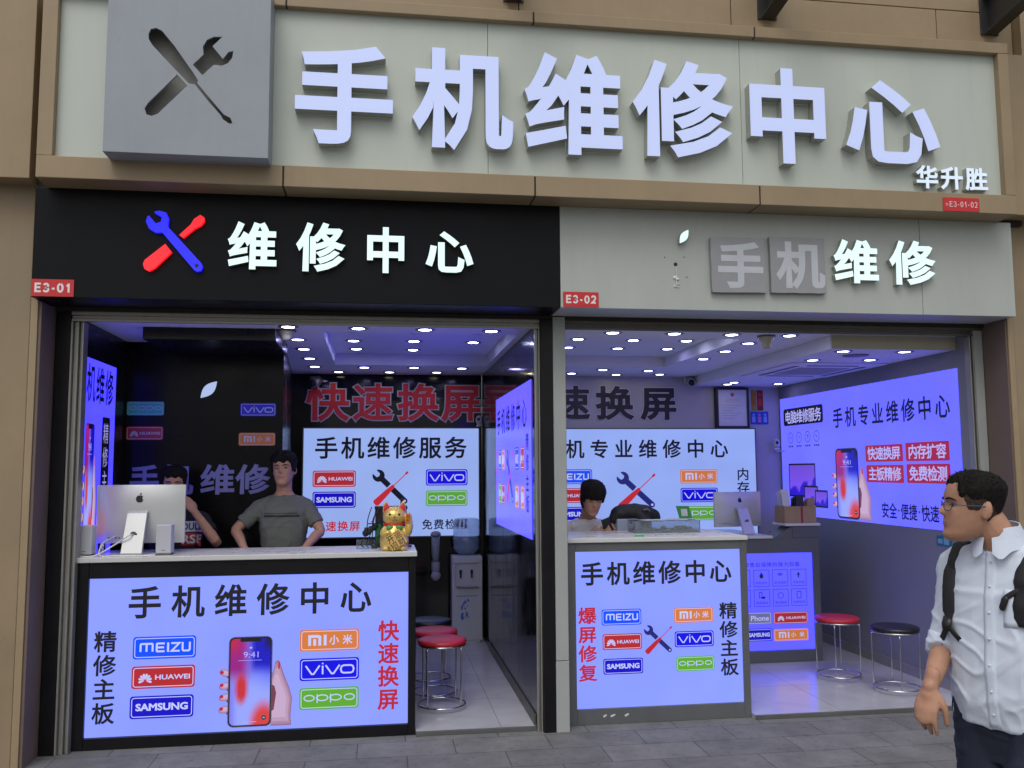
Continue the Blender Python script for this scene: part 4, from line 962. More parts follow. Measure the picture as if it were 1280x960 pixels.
for i, (u0, u1) in enumerate(((3.165, 3.215), (3.250, 3.392), (3.425, 3.565), (3.595, 3.737))):
    for r_, (v0, v1) in enumerate(((.684, .826), (.512, .656))):
        m.stroke(P, [(u0, v0), (u1, v0), (u1, v1), (u0, v1)], .004, .0015, 0, True)
        if i == 0: continue
        cu = (u0+u1)/2; cv = v0+.09
        hline(m, P, (('手机进水', '信号维修', '内存升级'), ('换屏维修', '电池更换', '免费检测'))[r_][i-1], cu-.055, cu+.055, v0+.018, v0+.042, .0015, .0, 0, .026)
        k_ = r_*3+i
        if k_ == 1: m.poly(P, [(cu, cv+.035), (cu-.02, cv), (cu-.012, cv-.02), (cu+.012, cv-.02), (cu+.02, cv)], .0015)
        elif k_ == 2:
            for rr in (.012, .022, .032): m.stroke(P, [(cu+rr*math.cos(R(a)), cv-.01+rr*math.sin(R(a))) for a in range(40, 141, 20)], .006, .0015)
        elif k_ == 3: m.poly(P, [(cu-.006, cv-.02), (cu+.006, cv-.02), (cu+.006, cv+.005), (cu+.018, cv+.005), (cu, cv+.03), (cu-.018, cv+.005), (cu-.006, cv+.005)], .0015)
        elif k_ == 4: m.stroke(P, [(cu-.025, cv-.015), (cu, cv-.015), (cu, cv+.03), (cu-.025, cv+.03)], .006, .0015, 0, True); m.poly(P, rrect(cu-.005, cu+.03, cv-.025, cv-.005, .004), .0019)
        elif k_ == 5: m.stroke(P, [(cu+.025*math.cos(q*.393), cv+.025*math.sin(q*.393)) for q in range(16)], .005, .0015, 0, True)
        elif k_ == 6: m.stroke(P, rrect(cu-.018, cu+.018, cv-.025, cv+.032, .005), .006, .0015, 0, True)
m.build('icon_grid', mat('violet_ink', (.03, .03, .10), .5), c3)
for k_, a, b_, c_, d_ in (('phone', 3.165, 3.402, .360, .463), ('huawei', 3.420, 3.742, .356, .461), ('samsung', 3.165, 3.403, .216, .322), ('mi', 3.419, 3.740, .210, .313)): badge(P, a, b_, c_, d_, k_, c3, 'lo')

# ================================================================== CEILING FITTINGS
M['lamp'] = lit('cool_lamp_face', (.62, .66, 1.0), 34, base=.3); M['lampv'] = lit('violet_lamp_face', (.46, .44, 1.0), 28, base=.3); M['lampw'] = lit('warm_lamp_face', (1.0, .95, .62), 11, base=.3)
M['lamprim'] = mat('lamp_rim', (.20, .20, .22), .35, metal=.6)
lamp_me = {}
def lamp(x, y, z, kind, label, group):
    t = thing('recessed_downlight', label, 'ceiling lamp', (x, y, z), group)
    if kind not in lamp_me:
        r = .042
        rim = MB().lathe([(r*1.02, -.0035), (r*1.12, -.006), (r*1.6, -.005), (r*1.7, -.0005), (r*1.7, .012)], n=20)
        # an open ring: drop the caps
        rim.f = rim.f[:-2]; rim.m = rim.m[:-2]
        a = rim.build('lamp_rim', M['lamprim'], None, True); f_ = MB().lathe([(r*1.04, .010), (r*1.04, -.003), (r*.9, -.0045)], n=20).build('lamp_face', M[kind], None)
        lamp_me[kind] = (a.data, f_.data); a.parent = t; f_.parent = t; return t
    for nm, me in zip(('lamp_rim', 'lamp_face'), lamp_me[kind]):
        o = bpy.data.objects.new(nm, me); COL.objects.link(o); o.parent = t
    return t
ORD = ['first', 'second', 'third', 'fourth', 'fifth', 'sixth']
rows = [
    ('front row of the left shop, from the left', 'lamp', [(-.63, .20, 2.7), (-.16, .22, 2.7), (.30, .23, 2.7), (.77, .25, 2.7)]),
    ('left shop side row, from the street', 'lampv', [(-.62, .80, 2.7), (-.62, 1.34, 2.7), (-.62, 1.95, 2.7), (-.62, 2.57, 2.7)]),
    ('left file of the left shop tray, from the street', 'lamp', [(-.23, 1.0, 2.8), (-.23, 1.52, 2.8), (-.22, 2.03, 2.8)]),
    ('middle file of the left shop tray, from the street', 'lamp', [(.26, 1.0, 2.8), (.27, 1.50, 2.8), (.28, 2.05, 2.8)]),
    ('right file of the left shop tray, from the street', 'lamp', [(.76, 1.0, 2.8), (.77, 1.52, 2.8)]),
    ('rear cross row of the left shop, from the left', 'lampv', [(-.16, 2.60, 2.7), (.31, 2.58, 2.7), (.77, 2.60, 2.7)]),
    ('warm row above the red characters, from the left', 'lampw', [(-.42, 3.02, 2.7), (.08, 3.0, 2.7), (.55, 2.98, 2.7)]),
    ('front row of the right shop, from the left', 'lamp', [(1.65, .23, 2.7), (2.11, .23, 2.7), (2.55, .23, 2.7), (3.0, .23, 2.7)]),
    ('second row of the right shop, from the left', 'lamp', [(1.62, .72, 2.8), (2.08, .76, 2.8), (2.52, .74, 2.8)]),
    ('third row of the right shop, from the left', 'lamp', [(1.62, 1.24, 2.8), (2.10, 1.26, 2.8), (2.56, 1.25, 2.8)]),
    ('fourth row of the right shop, from the left', 'lampv', [(1.64, 1.75, 2.8), (2.10, 1.77, 2.8), (2.56, 1.76, 2.8)]),
    ('file beside the lowered ceiling, from the street', 'lampv', [(2.86, .66, 2.7), (2.86, 1.14, 2.7), (2.86, 1.66, 2.7)]),
    ('back row of the right shop, from the left', 'lampv', [(1.93, 2.95, 2.7), (2.17, 2.60, 2.7), (2.65, 2.65, 2.7)]),
    ('warm back row of the right shop, from the left', 'lampw', [(2.42, 3.03, 2.7), (2.87, 2.97, 2.7)]),
    ('cool pair on the lowered ceiling, from the street', 'lampv', [(3.47, .32, 2.6), (3.50, .87, 2.6)]),
    ('warm pair by the right wall, from the street', 'lampw', [(3.96, .30, 2.6), (3.97, .81, 2.6)]),
    ('far row of the lowered ceiling, from the left', 'lampv', [(3.59, 2.75, 2.6), (4.12, 2.86, 2.6)]),
]
for desc, kind, pts in rows:
    for i, (x, y, z) in enumerate(pts): lamp(x, y, z, kind, '%s lamp in the %s' % (ORD[i], desc), 'recessed ceiling downlights')
lamp(3.60, 2.95, 2.6, 'lampw', 'warm lamp right above the framed licence', 'recessed ceiling downlights')
for x, y, lab, hgt in ((-.655, .35, 'beige cone shaped detector hanging from the left shop ceiling', .075), (2.83, .26, 'beige cone shaped detector hanging from the right shop ceiling', .095)):
    t = thing('intruder_detector', lab, 'detector', (x, y, 2.7))
    MB().lathe([(.030, -hgt), (.036, -hgt*.8), (.055, -hgt*.15), (.058, -.012)], (x, y, 2.7), 18).build('cone', M['beige'], t, True)
    MB().lathe([(.066, -.012), (.066, -.0005)], (x, y, 2.7), 18).build('mounting_plate', M['alu_dark'], t)
t = thing('air_vent', 'dark oval ventilator ring in the lowered ceiling between the lamps', 'vent', (3.70, .55, 2.6)); MB().lathe([(.075, -.008), (.095, -.006), (.10, -.0005)], (3.70, .55, 2.6), 24).build('grille', M['alu_dark'], t, True)
t = thing('ceiling_air_conditioner', 'flat square air conditioner panel set in the lowered ceiling', 'air conditioner', (3.85, 1.6, 2.6))
MB().box(3.40, 4.26, 1.02, 2.12, 2.588, 2.5995, 0, .005).build('cover_panel', M['ceiling'], t); b = MB().box(3.60, 4.06, 1.30, 1.84, 2.582, 2.5878)
for k in range(7): b.box(3.62, 4.04, 1.33+k*.072, 1.345+k*.072, 2.578, 2.5818)
b.build('intake_grille', mat('grille_grey', (.40, .40, .42), .6), t)
b = MB()
for a in ((3.50, 3.54, 1.2, 1.94), (4.12, 4.16, 1.2, 1.94), (3.6, 4.06, 1.14, 1.18), (3.6, 4.06, 1.96, 2.0)): b.box(*a, 2.584, 2.5878)
b.build('air_outlet', M['alu_dark'], t)
def bullet_cam(x, y, z, lab, m=M['plasticwhite'], s=1.0):
    t = thing('security_camera', lab, 'security camera', (x, y, z))
    MB().box(x-.05*s, x+.05*s, y+.02, y+.06, z-.03*s, z+.05*s, 0, .008).build('bracket', m, t)
    hs_ = MB().tube([(x+.03*s, y+.03, z), (x-.01*s, y-.10*s, z-.03*s)], [.045*s, .045*s], 14, round_ends=False); hs_ = hs_.build('housing', m, t, True)
    MB().ell((x-.0105*s, y-.104*s, z-.031*s), (.036*s, .012*s, .036*s)).build('lens', M['black'], hs_, True)
bullet_cam(-.66, 3.16, 2.62, 'pale bullet camera in the back left ceiling corner of the left shop', M['alu'])
bullet_cam(3.26, 3.17, 2.655, 'bullet camera under the ceiling step of the right shop')
def indoor_cam(x, y, z, lab, rz=0):
    t = thing('security_camera', lab, 'security camera', (x, y, z))
    MB().ell((x, y, z+.05), (.036, .036, .052)).build('housing', M['plasticwhite'], t, True); MB().lathe([(.03, -.02), (.034, -.012), (.02, 0)], (x, y, z+.005), 16).build('foot', M['plasticwhite'], t, True)
    MB().ell((x-.008*math.cos(rz)*1.0, y-.031, z+.06), (.017, .009, .017)).build('lens', M['black'], t, True)
    return t
indoor_cam(1.0, 3.19, 2.178, 'small white camera on the lightbox edge below the last red character')
ic = indoor_cam(4.22, 3.16, 1.93, 'small white camera on the grey wall left of the long violet lightbox')
MB().box(4.19, 4.299, 3.12, 3.22, 1.895, 1.907, 0, .003).build('wall_shelf', M['plasticwhite'], ic)

# ================================================================== WALL PAPERS (right shop)
t = thing('framed_licence', 'black framed white licence sheet on the back wall', 'framed paper', (3.75, 3.2, 2.13))
P = face_front(3.249); a, b_, c_, d_ = 3.562, 3.930, 2.150, 2.585; m = MB()
for q in ((a, b_, d_-.022, d_), (a, b_, c_, c_+.022), (a, a+.022, c_+.0225, d_-.0225), (b_-.022, b_, c_+.0225, d_-.0225)): m.prism(P, [(q[0], q[2]), (q[1], q[2]), (q[1], q[3]), (q[0], q[3])], .001, .07)
m.build('frame', M['black'], t)
m = MB(); m.prism(P, [(a+.0225, c_+.0225), (b_-.0225, c_+.0225), (b_-.0225, d_-.0225), (a+.0225, d_-.0225)], .002, .058); m.build('sheet', M['paper'], t)
m = MB(); m.poly(P, [((a+b_)/2+.02*math.cos(q*.524), d_-.075+.022*math.sin(q*.524)) for q in range(12)], .059, 0)
for k in range(3): m.stroke(P, [(a+.10, d_-.125-k*.014), (b_-.10, d_-.125-k*.014)], .004, .059, 1)
for k in range(6): m.stroke(P, [(a+.07, d_-.19-k*.028), (b_-.08-.05*(k % 3), d_-.19-k*.028)], .005, .059, 2)
m.build('printing', [mat('seal_red', lin((190, 80, 50)), .6), mat('faint_gold', lin((190, 182, 150)), .6), mat('faint_grey', lin((165, 168, 178)), .6)], t)
for nm, lab, a, b_, c_, d_, c1, c2 in (('wall_strip', 'narrow olive and orange paper strip beside the framed licence', 3.985, 4.042, 2.343, 2.564, (150, 140, 20), (190, 90, 20)), ('wall_strip', 'narrow dark red paper strip beside the framed licence', 4.050, 4.118, 2.343, 2.564, (140, 14, 22), (190, 50, 40))):
    t = thing(nm, lab, 'paper strip', ((a+b_)/2, 3.24, c_)); m = MB(); m.prism(P, [(a, c_), (b_, c_), (b_, d_), (a, d_)], .001, .003); m.build('sheet', mat('strip', lin(c1), .6), t)
    m = MB(); m.poly(P, rrect(a+.012, b_-.012, c_+.05, d_-.09, .004), .0036); m.poly(P, rrect(a+.012, b_-.012, d_-.07, d_-.03, .004), .0036); m.build('printing', mat('strip_print', lin(c2), .6), t)
t = thing('notice_poster', 'small blue notice with three pale figures under the paper strips', 'poster', (4.07, 3.24, 2.19)); m = MB(); m.prism(P, [(3.971, 2.192), (4.173, 2.192), (4.173, 2.332), (3.971, 2.332)], .001, .003); m.build('sheet', mat('notice_blue', lin((40, 80, 190)), .6), t)
m = MB()
for k in range(3):
    cu = 4.005+k*.066; m.poly(P, [(cu+.014*math.cos(q*.785), 2.297+.014*math.sin(q*.785)) for q in range(8)], .0036, k % 2); m.poly(P, rrect(cu-.018, cu+.018, 2.215, 2.278, .006), .0036, k % 2)
m.build('printing', [mat('notice_pale', lin((140, 170, 230)), .6), mat('notice_pink', lin((200, 120, 170)), .6)], t)
t = thing('wall_sticker', 'small teal sticker on the grey side wall below the long lightbox', 'sticker', (4.29, .43, 1.11)); P = face_left(4.299)
m = MB(); m.prism(P, [(-.525, 1.113), (-.34, 1.113), (-.34, 1.19), (-.40, 1.19), (-.40, 1.20), (-.43, 1.222), (-.46, 1.20), (-.46, 1.19), (-.525, 1.19)], .0005, .003); m.build('sheet', mat('teal_paper', lin((30, 110, 140)), .5), t)
m = MB(); m.poly(P, rrect(-.51, -.45, 1.13, 1.165, .003), .0035); m.poly(P, rrect(-.435, -.37, 1.125, 1.18, .003), .0035); m.build('printing', mat('teal_pale', lin((120, 170, 190)), .5), t)

# ================================================================== OBJECTS
# --- stools
def stool_meshes():
    z0 = 0.0; d = {}
    d['seat'] = MB().lathe([(.02, .452), (.168, .452), (.175, .458), (.177, .468), (.172, .480), (.155, .487), (.09, .491), (.02, .492)], n=36)
    d['seat_rim'] = MB().lathe([(.150, .440), (.171, .440), (.174, .446), (.171, .4515), (.150, .4515)], n=36)
    d['foot_ring'] = MB().tube([(.168*math.cos(2*math.pi*k/36), .168*math.sin(2*math.pi*k/36), .030) for k in range(36)], .0075, 8, closed=True)
    for i in range(4):
        a = R(38+90*i); c, s = math.cos(a), math.sin(a)
        d['leg%d' % i] = MB().tube([(.135*c, .135*s, .436), (.166*c, .166*s, .430), (.172*c, .172*s, .405), (.170*c, .170*s, .25), (.166*c, .166*s, .036)], .0062, 8, sub=3)
    return d
st_obj = {}
def stool(x, y, rz, seatm, label):
    t = thing('bar_stool', label, 'stool', (x, y, .03), 'round vinyl topped stools'); t.rotation_euler = (0, 0, rz)
    if not st_obj:
        for k, mb_ in stool_meshes().items():
            o = mb_.build('leg' if k.startswith('leg') else k, M['chrome'], None, True); st_obj[k] = o
        for k, o in st_obj.items():
            o.parent = t
            if k == 'seat': o.data.materials.clear(); o.data.materials.append(seatm)
        return t
    for k, o in st_obj.items():
        c = o.copy(); COL.objects.link(c); c.parent = t
        if k == 'seat':
            c.data = o.data.copy(); c.data.materials.clear(); c.data.materials.append(seatm)
    return t
stool(.445, .60, .2, M['redvinyl'], 'red topped stool nearest the street beside the black counter')
stool(.415, .98, .5, M['redvinyl'], 'second red topped stool partly behind the front one by the black counter')
stool(.405, 1.45, .1, M['rubber'], 'black topped stool behind two red ones beside the black counter')
stool(3.68, .98, .3, M['redvinyl'], 'red topped stool before the icon lightbox in the right shop')
stool(3.895, .50, .55, M['rubber'], 'black topped stool by the grey side wall in the right shop')

# --- water dispenser
t = thing('water_dispenser', 'white standing water dispenser with a blue bottle in the left shop', 'water dispenser', (.86, 3.0, .03))
x0, x1, y0, y1 = .706, 1.006, 2.98, 3.19; b = MB(); b.box(x0, x1, y0+.02, y1, .05, .872, 0, .012); b.box(x0, x1, y0, y0+.0195, .05, .56, 0, .006); b.box(x0, x1, y0, y0+.0195, .80, .868, 0, .006); b.box(x0, x0+.035, y0, y0+.0195, .5605, .7995, 0, .004); b.box(x1-.035, x1, y0, y0+.0195, .5605, .7995, 0, .004); b.box(x0+.02, x1-.02, y0+.01, y1-.02, .03, .05, 0)
b.build('cabinet', M['plasticwhite'], t)
b = MB()
for xx in (.79, .90):
    b.box(xx-.012, xx+.012, y0-.012, y0+.02, .70, .735, 0, .004); b.tube([(xx, y0-.005, .70), (xx, y0-.012, .655)], [.010, .008], 10)
b.build('tap', M['black'], t)
MB().box(x0+.04, x1-.04, y0-.035, y0+.018, .565, .578, 0, .003).build('drip_tray', mat('tray_grey', (.30, .30, .31), .5), t)
MB().box(x0+.04, x1-.04, y0-.0012, y0-.0002, .478, .484).build('door_seam', M['alu_dark'], t)
P = face_front(y0); m = MB(); rr_ = random.Random(3)
for k in range(16):
    u, v = .83+rr_.uniform(-.05, .05), .36+rr_.uniform(-.10, .08); s = rr_.uniform(.008, .02); m.poly(P, leaf_poly(u, v, s*1.3*rr_.choice((-1, 1)), s*2.2, 5), .0012+k*.0001)
m.build('flower_print', mat('blue_print', lin((40, 110, 190)), .5), t)
t2 = thing('water_bottle', 'large translucent blue water bottle upside down on the dispenser', 'water bottle', (.856, 3.09, .873))
MB().lathe([(.03, 0), (.06, .0), (.10, .03), (.128, .06), (.132, .075), (.126, .10), (.132, .12), (.132, .17), (.125, .185), (.132, .20), (.132, .26), (.126, .275), (.132, .29), (.132, .33), (.12, .358), (.08, .368), (.02, .368)], (.856, 3.088, .873), 28).build('bottle', M['water'], t2, True)
t = thing('cup_dispenser', 'wall mounted clear tube of paper cups left of the water dispenser', 'cup dispenser', (.555, 3.2, .72))
b = MB(); b.lathe([(.043, .0), (.043, .26)], (.555, 3.17, .80), 18); b.build('tube', M['acrylic'], t, True); b = MB(); b.lathe([(.036, 0), (.043, .06), (.045, .11), (.04, .135)], (.555, 3.17, .68), 18); b.lathe([(.05, .0), (.054, .015), (.045, .035), (.02, .045)], (.555, 3.17, 1.061), 18); b.ell((.555, 3.15, .665), (.05, .03, .05)); b.box(.53, .58, 3.20, 3.249, .74, 1.05); b.build('holder', mat('holder_grey', (.33, .33, .36), .5), t, True)
b = MB(); b.lathe([(.025, 0), (.034, .25)], (.555, 3.17, .805), 16); b.build('cup_stack', M['paper'], t, True)

# --- desktop computers seen from behind
def desktop(c, w_, h, rz, label, grommet=True):
    """c = centre of the foot on the counter; the back of the screen faces the local -Y side"""
    t = thing('desktop_computer', label, 'computer', c); t.rotation_euler = (0, 0, rz)
    z0, z1 = .065, .065+h; hw = w_/2; nx, nz = 12, 8
    yb = .02; m = MB(); rings = []
    def back(u, v):  # bulging back shell
        return -.035*(1-u*u)**.8*(1-(2*v-1)**4*.85)
    vs, fs = [], []
    for j in range(nz+1):
        for i in range(nx+1):
            u = -1+2*i/nx; v = j/nz; vs.append((u*hw, yb+back(min(1, abs(u)), v)*1.0-.004, z0+v*h))
    for j in range(nz):
        for i in range(nx): k = j*(nx+1)+i; fs.append((k, k+1, k+nx+2, k+nx+1))
    m.add(vs, fs)
    shell = m.build('back_shell', M['alum'], None, True); shell.parent = t
    m = MB().box(-hw, hw, yb-.0035, yb+.016, z0, z1, 0, .003); o_ = m.build('screen_rim', M['alum'], None); o_.parent = t
    m = MB().box(-hw+.004, hw-.004, yb+.0165, yb+.020, z0+.004, z1-.004, 0, .001); o_ = m.build('screen_glass', M['black'], None); o_.parent = t
    # foot: sloping plate behind, flat plate under
    fw = w_*.215/2; prof = [(-.030, z0+h*.56), (-.058, z0+h*.52), (-.155, .012), (-.145, .0), (.06, .0), (.06, .008), (-.13, .010), (-.045, z0+h*.50), (-.030, z0+h*.50)]
    m = MB(); n = len(prof); m.add([(s*fw*(1 if z > .05 else 1.06), y, z) for s in (-1, 1) for y, z in prof], [tuple(range(n)), tuple(range(2*n-1, n-1, -1))]+[(i, n+i, n+(i+1) % n, (i+1) % n) for i in range(n)])
    st_ = m.build('stand', M['alum'], None); st_.parent = t
    # cable hole in the stand
    k = .34; cy, cz = -.058-(.155-.058)*(1-k/.52)*.62, z0+h*.17
    ny = Vector((0, -(z0+h*.52-.012), -(.155-.058))).normalized(); up_ = Vector((0, -(.155-.058), (z0+h*.52-.012))).normalized()
    fr = (cz-.012)/(z0+h*.52-.012); cy = -.155+fr*(.155-.058)
    m = MB(); m.add([Vector((.022*math.cos(q*.393), cy, cz))+up_*.022*math.sin(q*.393)+ny*.004 for q in range(16)], [tuple(range(16))]); o_ = m.build('cable_hole', mat('hole_grey', (.16, .16, .17), .5), None); o_.parent = st_
    Pm = lambda u, v, d=0: Vector((u, yb-.039-d, v)); m = MB(); apple(m, lambda u, v, d=0: Vector((u, yb+back(abs(u)/hw, (v-z0)/h)-.0045-d, v)), 0, z0+h*.76, h*.135, .0015); o_ = m.build('fruit_emblem', M['ink'], None); o_.parent = shell
    m = MB().box(-hw*.74, hw*.52+.06, yb-.005, yb-.0036, z1-.012, z1-.007); o_ = m.build('vent_slot', M['alu_dark'], None); o_.parent = shell
    m = MB()
    for q in range(6): m.box(-hw*.70+q*.022, -hw*.70+q*.022+.010, yb-.0225, yb-.021, z0+h*.085, z0+h*.105)
    o_ = m.build('port', M['ink'], None); o_.parent = t
    return t, Vector((0, cy, cz))
zc = 1.1842
dc, hole = desktop((-1.585, .33, zc), .575, .385, R(-4), 'pale aluminium desktop computer between small speakers on the black counter')
dc2, _ = desktop((3.235, 1.86, 1.1252), .50, .315, R(13), 'pale aluminium desktop computer on the rear counter of the right shop')
def speaker(x, y, label):
    t = thing('desk_speaker', label, 'speaker', (x, y, zc), 'pair of desk speakers')
    MB().box(x-.048, x+.048, y-.045, y+.05, zc+.012, zc+.195, 0, .006).build('cabinet', mat('speaker_white', (.52, .52, .58), .45), t)
    MB().box(x-.046, x+.046, y-.043, y+.048, zc, zc+.0115, 0, .002).build('base', M['alu_dark'], t); MB().box(x-.012, x+.012, y-.0465, y-.0455, zc+.03, zc+.034).build('badge', M['alu_dark'], t)
speaker(-1.872, .175, 'small white desk speaker at the left end of the black counter')
speaker(-1.385, .17, 'small white desk speaker right of the computer stand')
t = thing('white_cable', 'looped white cable from the computer stand across the white counter top', 'cable', (-1.7, .2, zc))
h_ = dc.matrix_basis @ hole; h_ = Matrix.Translation(dc.location) @ Matrix.Rotation(R(-4), 4, 'Z') @ hole
MB().tube([h_+Vector((0, .01, 0)), h_+Vector((-.03, -.03, -.01)), h_+Vector((-.12, -.03, -.07)), (-1.80, .10, zc+.006), (-1.90, .115, zc+.006), (-1.93, .14, zc+.006)], .005, 8, sub=6).build('cable', M['white'], t, True)
MB().tube([(-1.735, .33, zc+.11), (-1.77, .20, zc+.085), (-1.775, .12, zc+.03), (-1.745, .075, zc+.006), (-1.68, .075, zc+.006), (-1.55, .085, zc+.005), (-1.42, .07, zc+.005)], .0042, 8, sub=6).build('cable', M['white'], t, True)

# --- lucky cat
t = thing('lucky_cat', 'gold beckoning cat figurine with red ears holding a lettered plaque', 'figurine', (.095, .20, zc))
cx, cy = .095, .20
def fuse(name, mbs, vox, mats, parent=None, smooth_it=4, fn=None):
    big = MB()
    for m in mbs: big.add(m.v, m.f)
    me = bpy.data.meshes.new(name); me.from_pydata([tuple(v) for v in big.v], [], big.f); me.update()
    bm = bmesh.new(); bm.from_mesh(me); bmesh.ops.recalc_face_normals(bm, faces=bm.faces); bm.to_mesh(me); bm.free()
    o = bpy.data.objects.new(name, me); COL.objects.link(o)
    r = o.modifiers.new('r', 'REMESH'); r.mode = 'VOXEL'; r.voxel_size = vox; r.use_smooth_shade = True
    s = o.modifiers.new('s', 'SMOOTH'); s.iterations = smooth_it; s.factor = .5
    dg = bpy.context.evaluated_depsgraph_get(); dg.update()
    m2 = bpy.data.meshes.new_from_object(o.evaluated_get(dg)); bpy.data.objects.remove(o); bpy.data.meshes.remove(me)
    if fn is not None:
        ns = [v.normal.copy() for v in m2.vertices]
        for v, n in zip(m2.vertices, ns): v.co += fn(v.co.copy(), n)
    m2.name = name
    for x in (mats if isinstance(mats, (list, tuple)) else [mats]): m2.materials.append(x)
    return link_mesh(name, m2, parent, True)
b = MB(); b.lathe([(.02, 0), (.082, 0), (.094, .02), (.098, .06), (.090, .11), (.072, .15), (.055, .175), (.02, .185)], (cx, cy, zc), 24)
b.ell((cx, cy-.005, zc+.225), (.080, .070, .068)); 
for s in (-1, 1): b.ell((cx+s*.055, cy-.065, zc+.018), (.032, .035, .020))
b.tube([(cx+.065, cy-.01, zc+.13), (cx+.088, cy-.03, zc+.115), (cx+.097, cy-.035, zc+.16), (cx+.092, cy-.03, zc+.225)], [.024, .028, .027, .026], 12, sub=3, round_ends=True)
b.tube([(cx-.06, cy-.02, zc+.14), (cx-.075, cy-.06, zc+.115), (cx-.045, cy-.085, zc+.12)], [.024, .024, .020], 12, sub=3, round_ends=True)
for s in (-1, 1): b.tube([(cx+s*.048, cy-.0, zc+.265), (cx+s*.058, cy-.004, zc+.305), (cx+s*.060, cy-.004, zc+.325)], [.034, .018, .007], 12, flat=.5, side=(1, 0, 0), round_ends=True)
fuse('body', [b], .004, M['gold'], t, 3)
m = MB()
for s in (-1, 1): m.tube([(cx+s*.049, cy-.020, zc+.272), (cx+s*.056, cy-.022, zc+.30), (cx+s*.058, cy-.018, zc+.316)], [.024, .013, .004], 10, flat=.25, side=(1, 0, 0), round_ends=True)
m.build('ear_lining', mat('cat_red', lin((215, 45, 50)), .4), t, True)
m = MB(); m.tube([(cx+.062*math.cos(2*math.pi*k/20), cy+.054*math.sin(2*math.pi*k/20), zc+.172) for k in range(20)], .011, 8, closed=True); m.build('collar', mat('cat_collar', lin((205, 40, 40)), .4), t, True)
m = MB()
for s in (-1, 1): m.ell((cx+s*.030, cy-.060, zc+.150), (.026, .014, .020))
m.build('bib', mat('cat_green', lin((60, 150, 70)), .4), t, True)
m = MB()
for s in (-1, 1): m.ell((cx+s*.030, cy-.066, zc+.240), (.0085, .005, .0085)); 
m.build('eye', M['iris'], t, True)
m = MB().ell((cx, cy-.075, zc+.224), (.007, .005, .005)); m.tube([(cx-.016, cy-.068, zc+.205), (cx-.006, cy-.074, zc+.203), (cx, cy-.075, zc+.208), (cx+.006, cy-.074, zc+.203), (cx+.016, cy-.068, zc+.205)], .0018, 6, sub=3); m.build('nose_and_mouth', mat('cat_mouth', lin((150, 60, 40)), .5), t, True)
ca, sa = math.cos(R(32)), math.sin(R(32)); tl = R(14)
PC = lambda u, v, d=0: Vector((cx+.008+(u*ca-v*sa), cy-.104-d*math.cos(tl)+(u*sa+v*ca)*math.sin(tl)*.9, zc+.075+(u*sa+v*ca)*math.cos(tl)))
m = MB(); m.prism(PC, [(-.058, -.052), (.058, -.052), (.058, .052), (-.058, .052)], -.008, 0); pq_ = m.build('plaque', mat('plaque_gold', lin((205, 165, 80)), .4), t)
m = MB(); cell(m, PC, '开', -.052, -.004, -.002, .048, .001, .02); cell(m, PC, '运', .006, .052, -.002, .048, .001, .01); cell(m, PC, '招', -.052, -.004, -.05, -.006, .001, .01); cell(m, PC, '财', .006, .052, -.05, -.006, .001, .01); m.build('lettering', M['ink'], pq_)
m = MB().box(cx+.075, cx+.105, cy-.066, cy-.058, zc+.18, zc+.245, 0, .003); at_ = m.build('arm_tag', mat('tag_orange', lin((215, 120, 40)), .5), t); m = MB(); vline(m, face_front(cy-.0665), '招财', cx+.080, cx+.100, zc+.238, zc+.188, .0005, .0, 0, .022); m.build('lettering', mat('tag_ink', lin((120, 20, 10)), .5), at_)

# --- black accessory rack with cables behind the cat
t = thing('accessory_rack', 'black rack of chargers and cables behind the golden cat', 'rack', (.04, .47, zc))
m = MB(); m.box(-.035, .02, .44, .50, zc, zc+.27, 0, .004); m.box(-.04, .19, .43, .50, zc+.262, zc+.285, 0, .004); m.box(.165, .185, .45, .48, zc, zc+.262, 0, .003); m.box(-.06, .22, .40, .52, zc, zc+.012, 0, .003); m.build('frame', M['black'], t)
m = MB(); rr_ = random.Random(5)
for k in range(6):
    x = -.06+k*.03; m.tube([(x, .425, zc+.28), (x-.03+rr_.uniform(-.02, .02), .40, zc+.20), (x-.05+rr_.uniform(-.03, .03), .39, zc+.10), (x-.09+rr_.uniform(-.02, .03), .38, zc+.03), (x-.05, .37, zc+.006)], .0035, 6, sub=5)
m.build('cable', M['black'], t, True)
m = MB(); m.box(-.11, -.06, .40, .44, zc+.09, zc+.14, 0, .006); m.box(.14, .16, .40, .42, zc+.28, zc+.34, 0, .002); m.tube([(-.10, .42, zc+.10), (-.03, .42, zc+.15)], [.024, .018], 10, round_ends=True); m.build('charger', M['black'], t)
MB().box(-.03, .03, .425, .432, zc+.02, zc+.16, 0, .002).build('green_pack', mat('green_pack', lin((20, 120, 60)), .5), t)
t = thing('clear_tray', 'clear plastic tray lying on the counter behind the golden cat', 'tray', (.0, .4, zc)); m = MB(); m.box(-.16, -.02, .30, .50, zc+.0005, zc+.004, 0); m.box(-.16, -.157, .30, .50, zc+.0045, zc+.05); m.box(-.157, -.02, .497, .50, zc+.0045, zc+.05); m.build('tray', M['acrylic'], t)

